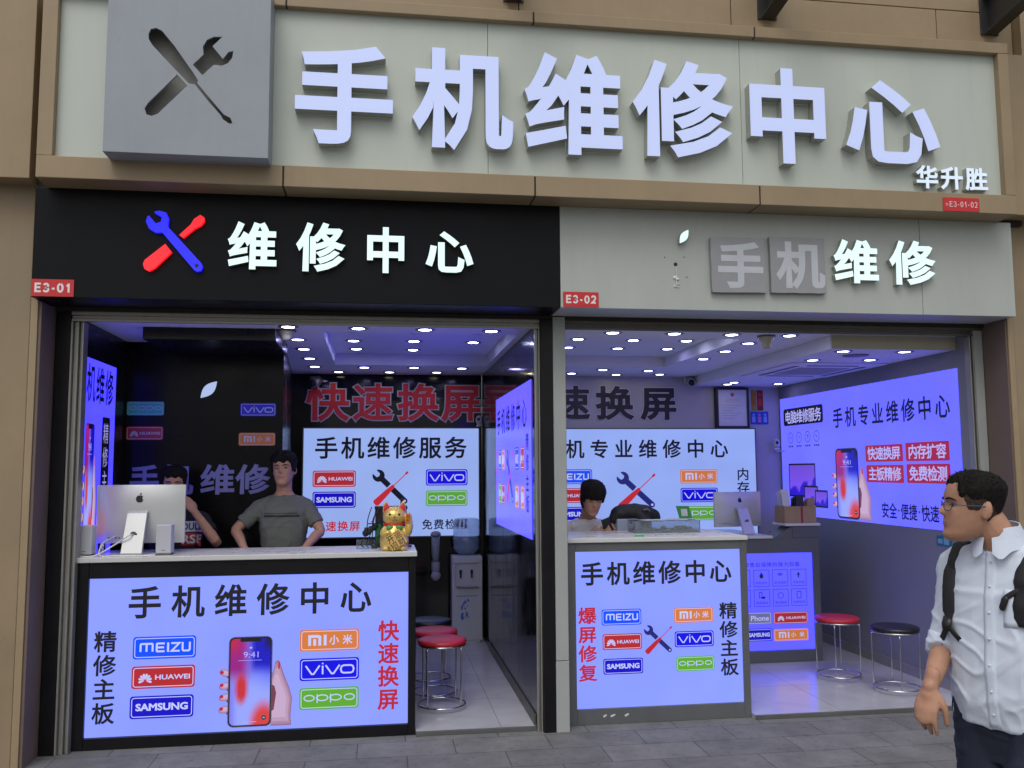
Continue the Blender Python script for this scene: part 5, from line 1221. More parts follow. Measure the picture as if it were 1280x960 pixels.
# --- things on the grey counter
zc2 = 1.2462
t = thing('display_case', 'low clear display case holding small parts on the grey counter', 'display case', (2.05, .6, zc2)); m = MB()
for a in ((1.86, 2.36, .48, .485), (1.86, 2.36, .68, .685)): m.box(a[0], a[1], a[2], a[3], zc2+.0005, zc2+.085)
m.box(1.86, 1.865, .4855, .6795, zc2+.0005, zc2+.085); m.box(2.355, 2.36, .4855, .6795, zc2+.0005, zc2+.085); m.build('glass_side', M['acrylic'], t); MB().box(1.855, 2.365, .475, .69, zc2+.0855, zc2+.090).build('glass_lid', M['acrylic'], t); MB().box(1.87, 2.35, .49, .675, zc2+.0005, zc2+.02, 0, .002).build('dark_liner', mat('dark_liner', (.16, .17, .20), .6), t)
m = MB(); rr_ = random.Random(9)
for k in range(14): x, y = 1.90+rr_.random()*.42, .505+rr_.random()*.14; m.box(x, x+.03, y, y+.022, zc2+.0205, zc2+.03+rr_.random()*.02)
m.build('small_parts', M['alu'], t)
t = thing('paper_sheets', 'loose pale leaflets lying on the clear display case', 'paper', (2.1, .58, zc2+.112)); m = MB()
for k, (x, y, a) in enumerate(((2.02, .58, .15), (2.20, .57, -.3), (2.26, .60, .1))):
    ca_, sa_ = math.cos(a), math.sin(a); zz = zc2+.0910+k*.002; pts = [(x+u*ca_-v*sa_, y+u*sa_+v*ca_) for u, v in ((-.09, -.06), (.09, -.06), (.09, .06), (-.09, .06))]; m.add([(*p_, zz) for p_ in pts]+[(*p_, zz+.0015) for p_ in pts], [(3, 2, 1, 0), (4, 5, 6, 7), (0, 1, 5, 4), (1, 2, 6, 5), (2, 3, 7, 6), (3, 0, 4, 7)])
m.build('sheet', M['paper'], t)
t = thing('payment_card', 'green card with a pale square propped on the clear display case', 'payment sign', (2.29, .60, zc2+.113)); zz = zc2+.0905
Pq = lambda u, v, d=0: Vector((u, .60-d+(v-zz)*.35, v))
m = MB(); m.prism(Pq, [(2.245, zz), (2.345, zz+.004), (2.330, zz+.098), (2.228, zz+.100)], -.004, 0); m.prism(lambda u, v, d=0: Vector((u, .645-d-(v-zz)*.2, v)), [(2.27, zz), (2.31, zz), (2.305, zz+.07), (2.275, zz+.07)], -.003, 0); m.build('green_board', mat('card_green', lin((10, 120, 45)), .4), t)
m = MB(); m.poly(Pq, rrect(2.262, 2.312, zz+.025, zz+.078, .003), .001); m.build('pale_square', mat('card_pale', (.42, .44, .48), .5), t)
t = thing('pen', 'small green pen lying at the front of the grey counter', 'pen', (1.80, .2, zc2)); MB().tube([(1.77, .17, zc2+.006), (1.84, .19, zc2+.006)], .006, 8).build('pen', mat('pen_green', lin((40, 190, 110)), .4), t)
t = thing('stacked_case', 'pale grey plastic case standing behind the display case', 'case', (1.95, .78, 1.0)); m = MB().box(1.81, 2.06, .80, .98, .80, 1.335, 0, .01); m.build('case', mat('pale_case', (.33, .37, .46), .5), t)
t = thing('black_bag', 'black padded bag slumped over the pale grey case', 'bag', (1.95, .85, 1.33))
b1 = MB().tube([(1.79, .87, 1.325), (1.84, .87, 1.372), (1.93, .87, 1.385), (2.05, .87, 1.38), (2.13, .87, 1.36), (2.155, .86, 1.335)], [.035, .062, .066, .060, .042, .022], 14, sub=3, round_ends=True)
b1.tube([(2.0, .84, 1.36), (2.04, .80, 1.30), (2.05, .79, 1.24)], [.05, .045, .03], 12, sub=3, round_ends=True)
fuse('bag', [b1], .009, M['nylon'], t, 3, lambda p, n: n*.006*noise.noise(p*22))
b = MB(); b.tube([(2.02, .80, 1.40), (2.06, .80, 1.405), (2.07, .80, 1.39)], .008, 6); b.build('buckle', M['alu_dark'], t)
t = thing('cardboard_box', 'open cardboard box stuffed with papers on the rear counter end', 'box', (3.71, 1.72, 1.228)); zb_ = 1.2285; m = MB()
m.box(3.56, 3.86, 1.62, 1.625, zb_, zb_+.15); m.box(3.56, 3.86, 1.815, 1.82, zb_, zb_+.15); m.box(3.56, 3.565, 1.6255, 1.8145, zb_, zb_+.15); m.box(3.855, 3.86, 1.6255, 1.8145, zb_, zb_+.15); m.box(3.5655, 3.8545, 1.6255, 1.8145, zb_, zb_+.005); m.build('carton', M['card'], t)
m = MB().box(3.715, 3.735, 1.6185, 1.6198, zb_+.001, zb_+.149); m.build('red_tape', mat('tape_red', lin((150, 40, 50)), .5), t)
for i, (lab, x, ty_, h_, mm_) in enumerate((('pale printed sheets standing in the left of the cardboard box', 3.61, -.12, .30, 'paper'), ('dark folded booklets standing in the middle of the cardboard box', 3.71, .10, .25, 'black'), ('brown paper packets at the right of the cardboard box', 3.80, .2, .22, 'card'))):
    t = thing('paper_bundle', lab, 'paper', (x, 1.72, zb_+.006)); m = MB()
    for k in range(4): y = 1.64+k*.045; xx = x-.035+k*.006; m.add([(xx, y, zb_+.006), (xx+.07, y, zb_+.006), (xx+.07+ty_*.2, y+.02, zb_+h_-k*.015), (xx+ty_*.2, y+.02, zb_+h_-k*.01), (xx, y+.006, zb_+.006), (xx+.07, y+.006, zb_+.006), (xx+.07+ty_*.2, y+.026, zb_+h_-k*.015), (xx+ty_*.2, y+.026, zb_+h_-k*.01)], [(0, 1, 2, 3), (7, 6, 5, 4), (0, 4, 5, 1), (1, 5, 6, 2), (2, 6, 7, 3), (3, 7, 4, 0)])
    m.build('sheet', M[mm_], t)

# ================================================================== PEOPLE
HZ = [  # height above the chin, front, back, half width
    (.000, .080, .030, .018), (.010, .094, .004, .036), (.026, .098, -.028, .049), (.045, .095, -.048, .057), (.062, .096, -.060, .062), (.080, .095, -.070, .066), (.100, .092, -.080, .070),
    (.122, .088, -.088, .0735), (.140, .091, -.094, .0755), (.160, .094, -.098, .077), (.180, .089, -.097, .077), (.200, .078, -.088, .071), (.218, .057, -.070, .057), (.230, .028, -.043, .034), (.236, .0, -.012, .010)]
def hprof(z):
    z = max(0, min(.236, z))
    for (a, b) in zip(HZ, HZ[1:]):
        if z <= b[0]:
            t = (z-a[0])/(b[0]-a[0]); return [a[i]+(b[i]-a[i])*t for i in (1, 2, 3)]
    return HZ[-1][1:]
def sm(a, b, x):
    t = max(0, min(1, (x-a)/(b-a))); return t*t*(3-2*t)
def head_pt(th, z, grow=0.0):
    f, b, h = hprof(z); c, s = math.cos(th), math.sin(th); y0, ry = (f+b)/2, (f-b)/2
    x = (h+grow)*math.copysign(abs(s)**.86, s); y = y0+(ry+grow)*math.copysign(abs(c)**.86, c)
    if c > 0 and grow == 0:
        nose = math.exp(-(x/.0125)**2)*(sm(.148, .100, z) if z > .097 else sm(.083, .097, z))*.026
        lips = math.exp(-(x/.022)**2)*(math.exp(-((z-.068)/.005)**2)*.0035+math.exp(-((z-.057)/.0055)**2)*.0035)
        chin = math.exp(-(x/.022)**2)*math.exp(-((z-.022)/.014)**2)*.006
        eyes = (math.exp(-((abs(x)-.033)/.014)**2)*math.exp(-((z-.124)/.010)**2))*.009
        brow = math.exp(-((abs(x)-.030)/.022)**2)*math.exp(-((z-.146)/.007)**2)*.004
        cheek = math.exp(-((abs(x)-.045)/.018)**2)*math.exp(-((z-.098)/.018)**2)*.004
        y += nose+lips+chin-eyes+brow+cheek
    return Vector((x, y, z))
def head_front(x, z):
    lo, hi = -1.4, 1.4
    for _ in range(24):
        md_ = (lo+hi)/2
        if head_pt(md_, z).x < x: lo = md_
        else: hi = md_
    return head_pt((lo+hi)/2, z)
def head_shape(Mt, n=48, k=44):
    rings = [[Mt @ head_pt(2*math.pi*j/n, .236*i/k) for j in range(n)] for i in range(k+1)]
    b = MB().ring_loft(rings)
    for s in (-1, 1):
        rot = (Mt.to_3x3() @ Matrix.Rotation(s*.35, 3, 'Z') @ Matrix.Rotation(.12, 3, 'X'))
        b.ell(Mt @ Vector((s*.0765, -.018, .110)), (.0085, .018, .031), rot=rot, n=14, k=10); b.ell(Mt @ Vector((s*.075, -.012, .092)), (.007, .011, .012), rot=rot, n=10, k=6)
    return b
def hair_mesh(Mt, line, top, side_, seed=0, n=72, k=56, rough_=.004, tufts=3200):
    rings = []
    for i in range(k+1):
        z = .236*i/k; ring = []
        for j in range(n):
            th = 2*math.pi*j/n; p = head_pt(th, z, .0005)
            c = sm(-.006, .010, z-line(th)+.006*noise.noise(Vector((math.cos(th)*9, math.sin(th)*9, seed))))
            t_ = side_+(top-side_)*sm(.13, .20, z); t_ = -.005+(t_+.005)*c
            t_ += c*rough_*sm(.10, .17, z)*(.8*noise.noise(Vector((p.x*70+p.z*20, p.y*40, p.z*20+seed)))+.8*noise.noise(Vector((p.x*190, p.y*110, p.z*60+seed))))
            ctr = Vector((0, -.005, .10)); d_ = (p-ctr).normalized(); p = p+d_*t_
            ring.append(Mt @ p)
        rings.append(ring)
    hm_ = MB().ring_loft(rings); rr_ = random.Random(seed); nm_ = Mt.to_3x3()
    for _ in range(tufts):
        th = rr_.uniform(-math.pi, math.pi); z = rr_.uniform(.03, .234); ln = z-line(th)
        if ln < .006: continue
        i, j = min(k, int(round(z/.236*k))), int(round((th % (2*math.pi))/(2*math.pi)*n)) % n
        p = rings[i][j]; ctr = Mt @ Vector((0, -.01, .10)); out = (p-ctr).normalized(); tp = sm(.12, .19, z)
        L_ = (.006+.007*tp)*rr_.uniform(.6, 1.3); flow = nm_ @ Vector((rr_.gauss(0, .35), .7*tp+rr_.gauss(0, .3), -.8*(1-tp)+rr_.gauss(0, .35)))
        d1 = (out*(.02+.06*tp)+flow*.8).normalized(); w_ = d1.cross(out); w_ = (w_.normalized() if w_.length > 1e-4 else d1.orthogonal().normalized())*rr_.uniform(.0008, .0016)
        q0 = p-out*.002; q1 = p+d1*L_*.55+out*.0006; q2 = p+d1*L_-out*.0005
        hm_.add([q0-w_, q0+w_, q1+w_*.8, q1-w_*.8, q2], [(0, 1, 2, 3), (3, 2, 4)])
    return hm_
def face_parts(Mt, parent):
    for s in (-1, 1):
        c = head_front(s*.033, .1235)
        e_ = MB().ell(Mt @ (c+Vector((0, -.0035, 0))), (.0125, .006, .0048), rot=Mt.to_3x3(), n=14, k=8).build('eye', M['eye'], parent, True)
        i_ = MB().ell(Mt @ (c+Vector((0, .0005, .0))), (.0052, .0030, .0042), rot=Mt.to_3x3(), n=12, k=6)
        lid = [head_front(s*x, z)+Vector((0, .0012, 0)) for x, z in ((.020, .1235), (.027, .1285), (.034, .1295), (.041, .1275), (.046, .1235))]
        i_.tube([Mt @ p for p in lid], .0011, 6, sub=3); i_.build('iris_and_lashes', M['iris'], parent, True)
        pts = [head_front(s*x, z)+Vector((0, .001, 0)) for x, z in ((.012, .143), (.022, .147), (.034, .149), (.046, .146), (.054, .141))]
        MB().tube([Mt @ p for p in pts], [.0025, .004, .004, .003, .0012], 8, sub=3, flat=.6).build('eyebrow', M['hair'], parent, True)
    lp = MB()
    for z, t_ in ((.0665, .0022), (.0595, .0026)):
        pts = [head_front(x, z-abs(x)*.06)+Vector((0, -.0006, 0)) for x in (-.024, -.015, -.006, .006, .015, .024)]
        lp.tube([Mt @ p for p in pts], [.0008, t_*.8, t_, t_, t_*.8, .0008], 8, sub=2)
    lp.build('lips', M['lips'], parent, True)
def hand_shape(b, wrist, d, n, thumb_side, curl=(.35, .4, .45, .5), s=1.0, spread=.05, thumb_curl=.4):
    """palm and five fingers; d = direction of the fingers, n = palm normal, thumb_side = towards the thumb"""
    d = Vector(d).normalized(); n = (Vector(n)-d*Vector(n).dot(d)).normalized(); t = Vector(thumb_side); t = (t-d*t.dot(d)-n*t.dot(n)).normalized(); w_ = Vector(wrist)
    b.tube([w_-d*.03*s, w_, w_+d*.035*s, w_+d*.075*s, w_+d*.092*s], [.025*s, .027*s, .040*s, .043*s, .036*s], 16, side=t, flat=.40, sub=2, round_ends=True)
    b.ell(w_+d*.035*s+t*.022*s+n*.010*s, (.018*s, .018*s, .024*s), n=12, k=8)
    for i, (off, L, r) in enumerate(((.031, .074, .0088), (.0105, .082, .0092), (-.0105, .077, .0088), (-.031, .060, .0078))):
        base = w_+d*.078*s+t*off*s; a = 0.0; p = base.copy(); pts = [base-d*.02*s]; rs = [r*s]
        pts.append(p.copy()); rs.append(r*1.06*s); fan = t*(off*spread/.03)
        for k_, f_ in enumerate((.44, .31, .25)):
            a += curl[i]*(1.0, 1.15, .8)[k_]; v_ = (d*math.cos(a)+n*math.sin(a)+fan*math.cos(a)).normalized(); p = p+v_*L*f_*s; pts.append(p.copy()); rs.append(r*(.98, .90, .80)[k_]*s)
        b.tube(pts, rs, 10, sub=2, round_ends=True)
    base = w_+d*.022*s+t*.030*s+n*.006*s; v1 = (d*.80+t*.48+n*.30).normalized(); v2 = (d*.95+t*.10+n*(.15+thumb_curl)).normalized()
    b.tube([w_-d*.045*s, w_-d*.01*s, w_+d*.03*s], [.024*s, .0235*s, .030*s], 14, side=t, flat=.70, round_ends=True)
    b.tube([w_+d*.012*s+t*.012*s, base+v1*.018*s, base+v1*.046*s, base+v1*.046*s+v2*.028*s, base+v1*.046*s+v2*.050*s], [.016*s, .0145*s, .0115*s, .0105*s, .0088*s], 10, sub=2, round_ends=True)
def rings_torso(rows, n=28):
    """rows: centre, side vector, half width, front depth, back depth"""
    out = []
    for c, s, hw, fd, bd in rows:
        c = Vector(c); s = Vector(s).normalized(); f = Vector((0, 0, 1)).cross(s).normalized(); ring = []
        for j in range(n):
            a = 2*math.pi*j/n; cs, sn = math.cos(a), math.sin(a); x = hw*math.copysign(abs(cs)**.8, cs); y = (fd if sn > 0 else bd)*abs(sn)**.85*math.copysign(1, sn)
            ring.append(c+s*x+f*y)
        out.append(ring)
    return MB().ring_loft(out)
def interp_rows(rows, sub=3):
    o = []
    for i in range(len(rows)-1):
        for k in range(sub):
            t = k/sub; a, b = rows[i], rows[i+1]; tt = t*t*(3-2*t)*.5+t*.5
            o.append((Vector(a[0]).lerp(Vector(b[0]), t), Vector(a[1]).lerp(Vector(b[1]), tt), *[a[q]+(b[q]-a[q])*tt for q in (2, 3, 4)]))
    o.append((Vector(rows[-1][0]), Vector(rows[-1][1]), *rows[-1][2:])); return o
def headM(pos, yaw, pitch=0, roll=0, s=1.0):
    """pos = chin point base; yaw 0 faces +Y, turning left positive"""
    return Matrix.Translation(Vector(pos)) @ Matrix.Rotation(yaw, 4, 'Z') @ Matrix.Rotation(pitch, 4, 'X') @ Matrix.Rotation(roll, 4, 'Y') @ Matrix.Scale(s, 4)
def wrinkle(amp, freq, seed=0.0, stretch=(1, 1, .45)):
    def f(p, n):
        q = Vector((p.x*stretch[0], p.y*stretch[1], p.z*stretch[2]))*freq+Vector((seed, 0, 0))
        v = noise.noise(q)
        w1 = Vector((p.x+.6*p.z, p.y-.5*p.z, p.z*1.2-.4*p.x))*freq*.75+Vector((seed*1.7, 2, 5)); w1 += Vector((noise.noise(q*.7), noise.noise(q*.7+Vector((9, 0, 0))), 0))*.8
        r1 = max(0, 1-abs(noise.noise(w1))*4.2); w2 = Vector((p.x*.9-.7*p.z, p.y*.9+.7*p.z, p.z+.5*p.y))*freq*1.25+Vector((seed, 7, 1)); r2 = max(0, 1-abs(noise.noise(w2))*4.5)
        return n*(amp*(v*.7+1.0*r1**1.3+.55*r2**1.3-.5))
    return f
def build_person(name_label, base, rows, s, neck, Hm, arms, hands, legs, shirt_m, hair_args, trousers_m, sleeve, vox=.006, sleeve_end=.55, wr=.004, seed=0.0, fade=None):
    """arms: two lists shoulder, elbow, wrist; hands: dicts; legs: two lists hip, knee, ankle, toe"""
    t = thing('person', name_label, 'person', base)
    parts = []
    inner = interp_rows([(c, ss, hw*.86, fd*.84, bd*.84) for c, ss, hw, fd, bd in rows], 2); parts.append(rings_torso(inner, 20))
    b = MB(); b.tube(neck, [.070, .058, .056, .058], 16, sub=3, round_ends=True); parts.append(b)
    for a in arms:
        b = MB(); b.tube([a[0], Vector(a[0]).lerp(Vector(a[1]), .5), a[1], Vector(a[1]).lerp(Vector(a[2]), .35), a[2]], [.048, .042, .036, .037, .026], 14, sub=3, round_ends=True); parts.append(b)
    for hd in hands:
        b = MB(); hand_shape(b, **hd); parts.append(b)
    for l in legs:
        b = MB(); b.tube([l[0], Vector(l[0]).lerp(Vector(l[1]), .5), l[1], Vector(l[1]).lerp(Vector(l[2]), .4), l[2]], [.080, .070, .052, .050, .036], 14, sub=2, round_ends=True); b.tube([l[2], l[3]], [.034, .03], 10, round_ends=True); parts.append(b)
    parts.append(head_shape(Hm))
    bod = fuse('body', parts, vox, M['skin'], t, 2)
    face_parts(Hm, bod)
    hr = hair_mesh(Hm, *hair_args).build('hair', M['hair'], t, True)
    if fade: hair_mesh(Hm, fade, .002, .0012, hair_args[3], tufts=0).build('faded_sides', M['hairfade'], hr, True)
    # top garment
    sp = [rings_torso(interp_rows(rows[:-1], 3))]
    for a in arms:
        A, B, C_ = Vector(a[0]), Vector(a[1]), Vector(a[2]); q = MB()
        end = A.lerp(B, sleeve_end/1.0) if sleeve_end <= 1 else B.lerp(C_, sleeve_end-1)
        pts = [A+(Vector(rows[-3][0])-A)*.45+Vector((0, 0, -.01)), A, A.lerp(end, .5), end] if sleeve_end <= 1 else [A+(Vector(rows[-3][0])-A)*.45+Vector((0, 0, -.01)), A, A.lerp(B, .55), B, end]
        rr = [sleeve*1.15, sleeve*1.1, sleeve*1.0, sleeve*.98] if sleeve_end <= 1 else [sleeve*1.15, sleeve*1.1, sleeve, sleeve*.96, sleeve*.92]
        q.tube(pts, rr, 16, sub=3); sp.append(q)
    sh = fuse('shirt', sp, vox*1.35, shirt_m, t, 6, wrinkle(wr, 9.0, seed))
    lg = []
    for l in legs:
        b = MB(); b.tube([Vector(l[0])+Vector((0, 0, .06)), Vector(l[0]).lerp(Vector(l[1]), .5), l[1], Vector(l[1]).lerp(Vector(l[2]), .5), Vector(l[2])+Vector((0, 0, .02))], [.115, .098, .080, .074, .068], 18, sub=3); lg.append(b)
    c0 = Vector(rows[0][0]); b = rings_torso(interp_rows([(c0+Vector((0, 0, dz)), s, rows[0][2]*k, rows[0][3]*k, rows[0][4]*k) for dz, k in ((-.12, .80), (-.05, .90), (.06, .93), (.12, .92))], 2)); lg.append(b)
    fuse('trousers', lg, vox*1.5, trousers_m, t, 5, wrinkle(.007, 8.0, seed+4))
    for l in legs:
        b = MB(); an, to = Vector(l[2]), Vector(l[3]); d_ = (to-an); d_.z = 0; d_.normalize(); g = an.copy(); g.z = to.z
        b.tube([g-d_*.06+Vector((0, 0, .012)), g+Vector((0, 0, .02)), g+d_*.10+Vector((0, 0, .012)), g+d_*.17+Vector((0, 0, .002))], [.036, .044, .044, .030], 14, sub=3, flat=.85, round_ends=True); b.tube([an+Vector((0, 0, .03)), g+Vector((0, 0, .02))], [.042, .045], 14)
        fuse('shoe', [b], .008, M['shoe'], t, 3)
    return t, sh

# --- the walking man with the backpack, in front of the right shop
s = Vector((-.45, .89, 0)).normalized(); f = Vector((0, 0, 1)).cross(s); Cw = Vector((2.135, -3.15, 0))
def cz_(z, fw=0.0): return Cw+Vector((0, 0, z))+f*fw
rows = [(cz_(.855, -.01), s, .196, .140, .135), (cz_(.95, 0), s, .200, .148, .125), (cz_(1.05, 0), s, .198, .150, .118), (cz_(1.15, 0), s, .204, .142, .120), (cz_(1.25, 0), s, .212, .136, .128),
        (cz_(1.33, .0), s, .212, .122, .128), (cz_(1.385, .005), s, .195, .104, .118), (cz_(1.425, .012), s, .150, .088, .098), (cz_(1.458, .025), s, .094, .076, .082), (cz_(1.485, .035), s, .070, .070, .072)]
Hw = headM((2.016, -3.150, 1.464), R(72), R(2), 0, .99)
armR = [Cw+s*.178+Vector((0, 0, 1.372)), (1.995, -2.985, 1.095), (1.868, -3.085, .970)]
armL = [Cw-s*.178+Vector((0, 0, 1.372)), (2.295, -3.36, 1.10), (2.235, -3.47, .885)]
legR = [cz_(.86)+s*.095, cz_(.50, .03)+s*.10, cz_(.095, -.14)+s*.10, cz_(.03, -.02)+s*.105]
legL = [cz_(.86)-s*.095, cz_(.49, .16)-s*.095, cz_(.095, .20)-s*.09, cz_(.03, .34)-s*.095]
hdR = dict(wrist=armR[2], d=(-.36, -.12, -1), n=(.80, .48, -.2), thumb_side=(.5, -.8, 0), curl=(.24, .32, .38, .46), s=1.0, spread=.10)
hdL = dict(wrist=armL[2], d=(-.15, -.15, -1), n=(-.1, .95, 0), thumb_side=(-.95, -.2, 0), curl=(.35, .4, .45, .5), s=1.0)
def line_w(th):
    a = abs((th+math.pi) % (2*math.pi)-math.pi)
    return .202-.004*math.cos(a*4) if a < .62 else (.202+(.150-.202)*sm(.62, .95, a) if a < 1.0 else (.156+(.140-.156)*sm(1.12, 1.30, a) if a < 1.35 else .140+(.085-.140)*sm(1.6, 2.5, a)))
def fade_w(th):
    a = abs((th+math.pi) % (2*math.pi)-math.pi)
    return .24 if a < .9 else (.160+(.105-.160)*sm(.95, 1.2, a) if a < 1.3 else .105+(.030-.105)*sm(1.6, 2.4, a))
wk, wsh = build_person('man in a pale blue shirt and glasses with a black backpack walking past', (2.135, -3.15, 0), rows, s,
    [cz_(1.37, .02), cz_(1.44, .045), cz_(1.50, .07), Vector((2.045, -3.152, 1.56))], Hw, [armR, armL], [hdR, hdL], [legR, legL], M['shirt_blue'], (line_w, .013, .002, 1.7), M['navy'], .055, .0045, .98, .0054, 2.0, fade_w)
bv = BVHTree.FromPolygons([tuple(wk.matrix_basis @ v.co) if False else tuple(v.co+Vector(wk.location)) for v in wsh.data.vertices], [tuple(p.vertices) for p in wsh.data.polygons])
def onshirt(p, d, off):
    h = bv.ray_cast(Vector(p)-Vector(d)*.5, Vector(d), 1.2)
    return (h[0]-Vector(d).normalized()*off) if h[0] is not None else Vector(p)
def shirt_patch(name, m, us, zs, off, thick=.002, dirn=None, foff=lambda u, z: 0):
    dn = -f if dirn is None else Vector(dirn); vs = []; nu, nz = len(us), len(zs)
    for o_ in (off, off-thick):
        for z in zs:
            for u in us: vs.append(onshirt(Cw+s*u+Vector((0, 0, z)), dn, o_+foff(u, z)))
    n = nu*nz; fs = []
    for j in range(nz-1):
        for i in range(nu-1): k = j*nu+i; fs += [(k, k+1, k+nu+1, k+nu), (n+k, n+k+nu, n+k+nu+1, n+k+1)]
    for i in range(nu-1): fs += [(i, n+i, n+i+1, i+1), ((nz-1)*nu+i, (nz-1)*nu+i+1, n+(nz-1)*nu+i+1, n+(nz-1)*nu+i)]
    for j in range(nz-1): fs += [(j*nu, (j+1)*nu, n+(j+1)*nu, n+j*nu), (j*nu+nu-1, n+j*nu+nu-1, n+(j+1)*nu+nu-1, (j+1)*nu+nu-1)]
    return MB().add(vs, fs).build(name, m, wsh, True)
lsp = lambda a, b, n: [a+(b-a)*i/(n-1) for i in range(n)]
M['shirt_seam'] = mat('pale_blue_shirt_band', (.66, .73, .86), .8, bump=.1, bscale=420)
shirt_patch('placket', M['shirt_seam'], lsp(-.018, .018, 4), lsp(.862, 1.44, 40), .0030, .006)
shirt_patch('pocket', M['shirt_seam'], lsp(-.145, -.045, 8), lsp(1.195, 1.315, 8), .0030, .006)
for z in (1.40, 1.32, 1.235, 1.15, 1.065, .98, .905):
    MB().ell(onshirt(Cw+Vector((0, 0, z)), -f, .004), (.0045, .0045, .0045), n=10, k=6).build('button', M['paper'], wsh, True)
# collar: stand-up band and two folded leaves
nc0, nc1 = cz_(1.458, .03), cz_(1.515, .050); vs, fs = [], []; N = 92
for j, (t_, ra, rb, dz) in enumerate(((0, .071, .073, 0), (1, .063, .065, .004), (1.02, .066, .068, .004), (.5, .078, .080, -.004), (-.05, .093, .096, -.012))):
    for i in range(N):
        ph = R(10)+(2*math.pi-R(20))*i/(N-1); c_ = nc0.lerp(nc1, t_); fr = max(0, math.cos(ph)); bk = max(0, -math.cos(ph))
        tip = math.exp(-((min(ph, 2*math.pi-ph)-R(24))/R(15))**2)
        drop = (-.030*tip if j == 4 else (-.010*tip if j == 3 else 0))+(.014*bk if j in (1, 2, 3) else .004*bk)-(.016*fr**3 if j in (1, 2) else 0); g_ = 1+.10*tip*(j == 4)
        vs.append(c_+f*(ra*g_*math.cos(ph)*(1.06 if j > 2 else 1))+s*(rb*g_*math.sin(ph))+Vector((0, 0, dz+drop)))
for j in range(4):
    for i in range(N-1): k = j*N+i; fs.append((k, k+1, k+N+1, k+N))
o = MB().add(vs, fs).build('collar', M['shirt_seam'], wsh, False); so = o.modifiers.new('thickness', 'SOLIDIFY'); so.thickness = .0022
# rolled cuffs
for a in (armR, armL):
    A, B, C_ = Vector(a[0]), Vector(a[1]), Vector(a[2]); q = MB(); d1 = (B-A).normalized(); d2 = (C_-B).normalized()
    q.tube([B-d1*.035, B+d2*.004, B+d2*.038], [.0585, .0595, .0575], 22, sub=3); q.tube([B-d1*.030, B+d2*.006, B+d2*.046], [.052, .055, .052], 22, sub=3)
    fuse('cuff', [q], .006, M['shirt_seam'], wsh, 4, wrinkle(.0035, 22, 1.0))
# spectacles
g = MB(); sp_ = lambda x, y, z: Hw @ Vector((x, y, z)); yg = .098
for sx in (-1, 1):
    g.tube([sp_(sx*(.033+.024*math.cos(a)), yg+.004-.012*abs(.033+.024*math.cos(a))/.05, .1215+.0165*math.copysign(abs(math.sin(a))**.8, math.sin(a))) for a in [2*math.pi*q/20 for q in range(20)]], .0014, 6, closed=True)
    g.tube([sp_(sx*.057, yg-.010, .128), sp_(sx*.072, .080, .128), sp_(sx*.0795, .03, .125), sp_(sx*.0815, -.010, .124), sp_(sx*.080, -.036, .108)], [.0019, .0018, .0016, .0016, .0016], 6, sub=3)
g.tube([sp_(-.010, yg+.002, .125), sp_(0, yg+.006, .128), sp_(.010, yg+.002, .125)], .0018, 6, sub=2); g.build('spectacle_frame', M['glassblue'], wk, True)
# backpack
bp_ = thing('backpack', 'black nylon backpack worn by the walking man', 'backpack', tuple(cz_(1.0, -.2))); bo = MB()
bo = rings_torso(interp_rows([(cz_(.93, -.21), s, .09, .05, .07), (cz_(.96, -.215), s, .135, .085, .10), (cz_(1.10, -.22), s, .15, .095, .125), (cz_(1.28, -.22), s, .148, .09, .115), (cz_(1.40, -.205), s, .125, .075, .085), (cz_(1.455, -.19), s, .07, .04, .05)], 3)); fuse('pack_body', [bo], .010, M['nylon'], bp_, 5, wrinkle(.006, 7, 3))
fp = rings_torso(interp_rows([(cz_(.96, -.325), s, .10, .03, .03), (cz_(1.05, -.335), s, .12, .04, .045), (cz_(1.18, -.335), s, .115, .04, .04), (cz_(1.23, -.325), s, .09, .03, .02)], 3)); fuse('front_pocket', [fp], .010, M['nylon'], bp_, 4)
def strap(side_u, wide, zend, tail, nm='shoulder_strap'):
    ps = []
    for z in lsp(zend, 1.37, 14): ps.append(onshirt(Cw+s*(side_u+.012*(1.37-z))+Vector((0, 0, z)), -f, .010))
    for a in lsp(.25, 1.0, 7):
        fo = .115*math.cos(a*math.pi*.5*1.6)  # over the shoulder
        p = Cw+s*(side_u-.004)+f*fo+Vector((0, 0, 1.6)); ps.append(onshirt(p, (0, 0, -1), .010))
    ps.append(cz_(1.38, -.165)+s*side_u*.8)
    q = MB(); q.tube(ps, [wide*.55]+[wide*.7]+[wide]*(len(ps)-2), 12, side=s, flat=.20); q.build(nm, M['nylon'], bp_, True)
    e0 = ps[0]
    if abs(tail) < .001: return
    q = MB(); q.tube([e0+Vector((0, 0, .012)), e0+f*.012+Vector((0, 0, -.012)), e0+f*.014+Vector((0, 0, -.034))], [.016, .018, .014], 10, side=s, flat=.45); q.tube([e0+f*.006+s*.01, e0+f*.014+s*tail*.5+Vector((0, 0, -.035)), e0+f*.010+s*tail+Vector((0, 0, -.062))], .010, 8, side=s, flat=.25, sub=2)
    q.build('buckle', M['black'], bp_, True)
    ring = [onshirt(Cw+s*(side_u+.012)+Vector((0, 0, z)), -f, .006) for z in lsp(zend-.02, 1.0, 6)]; w0 = ring[-1]-f*.06-s*(-.05 if side_u < 0 else .05)
    MB().tube([e0]+[Vector(p)+s*(.10*(i/6)*(1 if side_u > 0 else -1)) for i, p in enumerate(ring[:3])], .010, 8, side=s, flat=.22, sub=2).build('webbing', M['nylon'], bp_, True)
strap(.150, .022, 1.19, -.045); strap(-.112, .036, 1.20, 0)
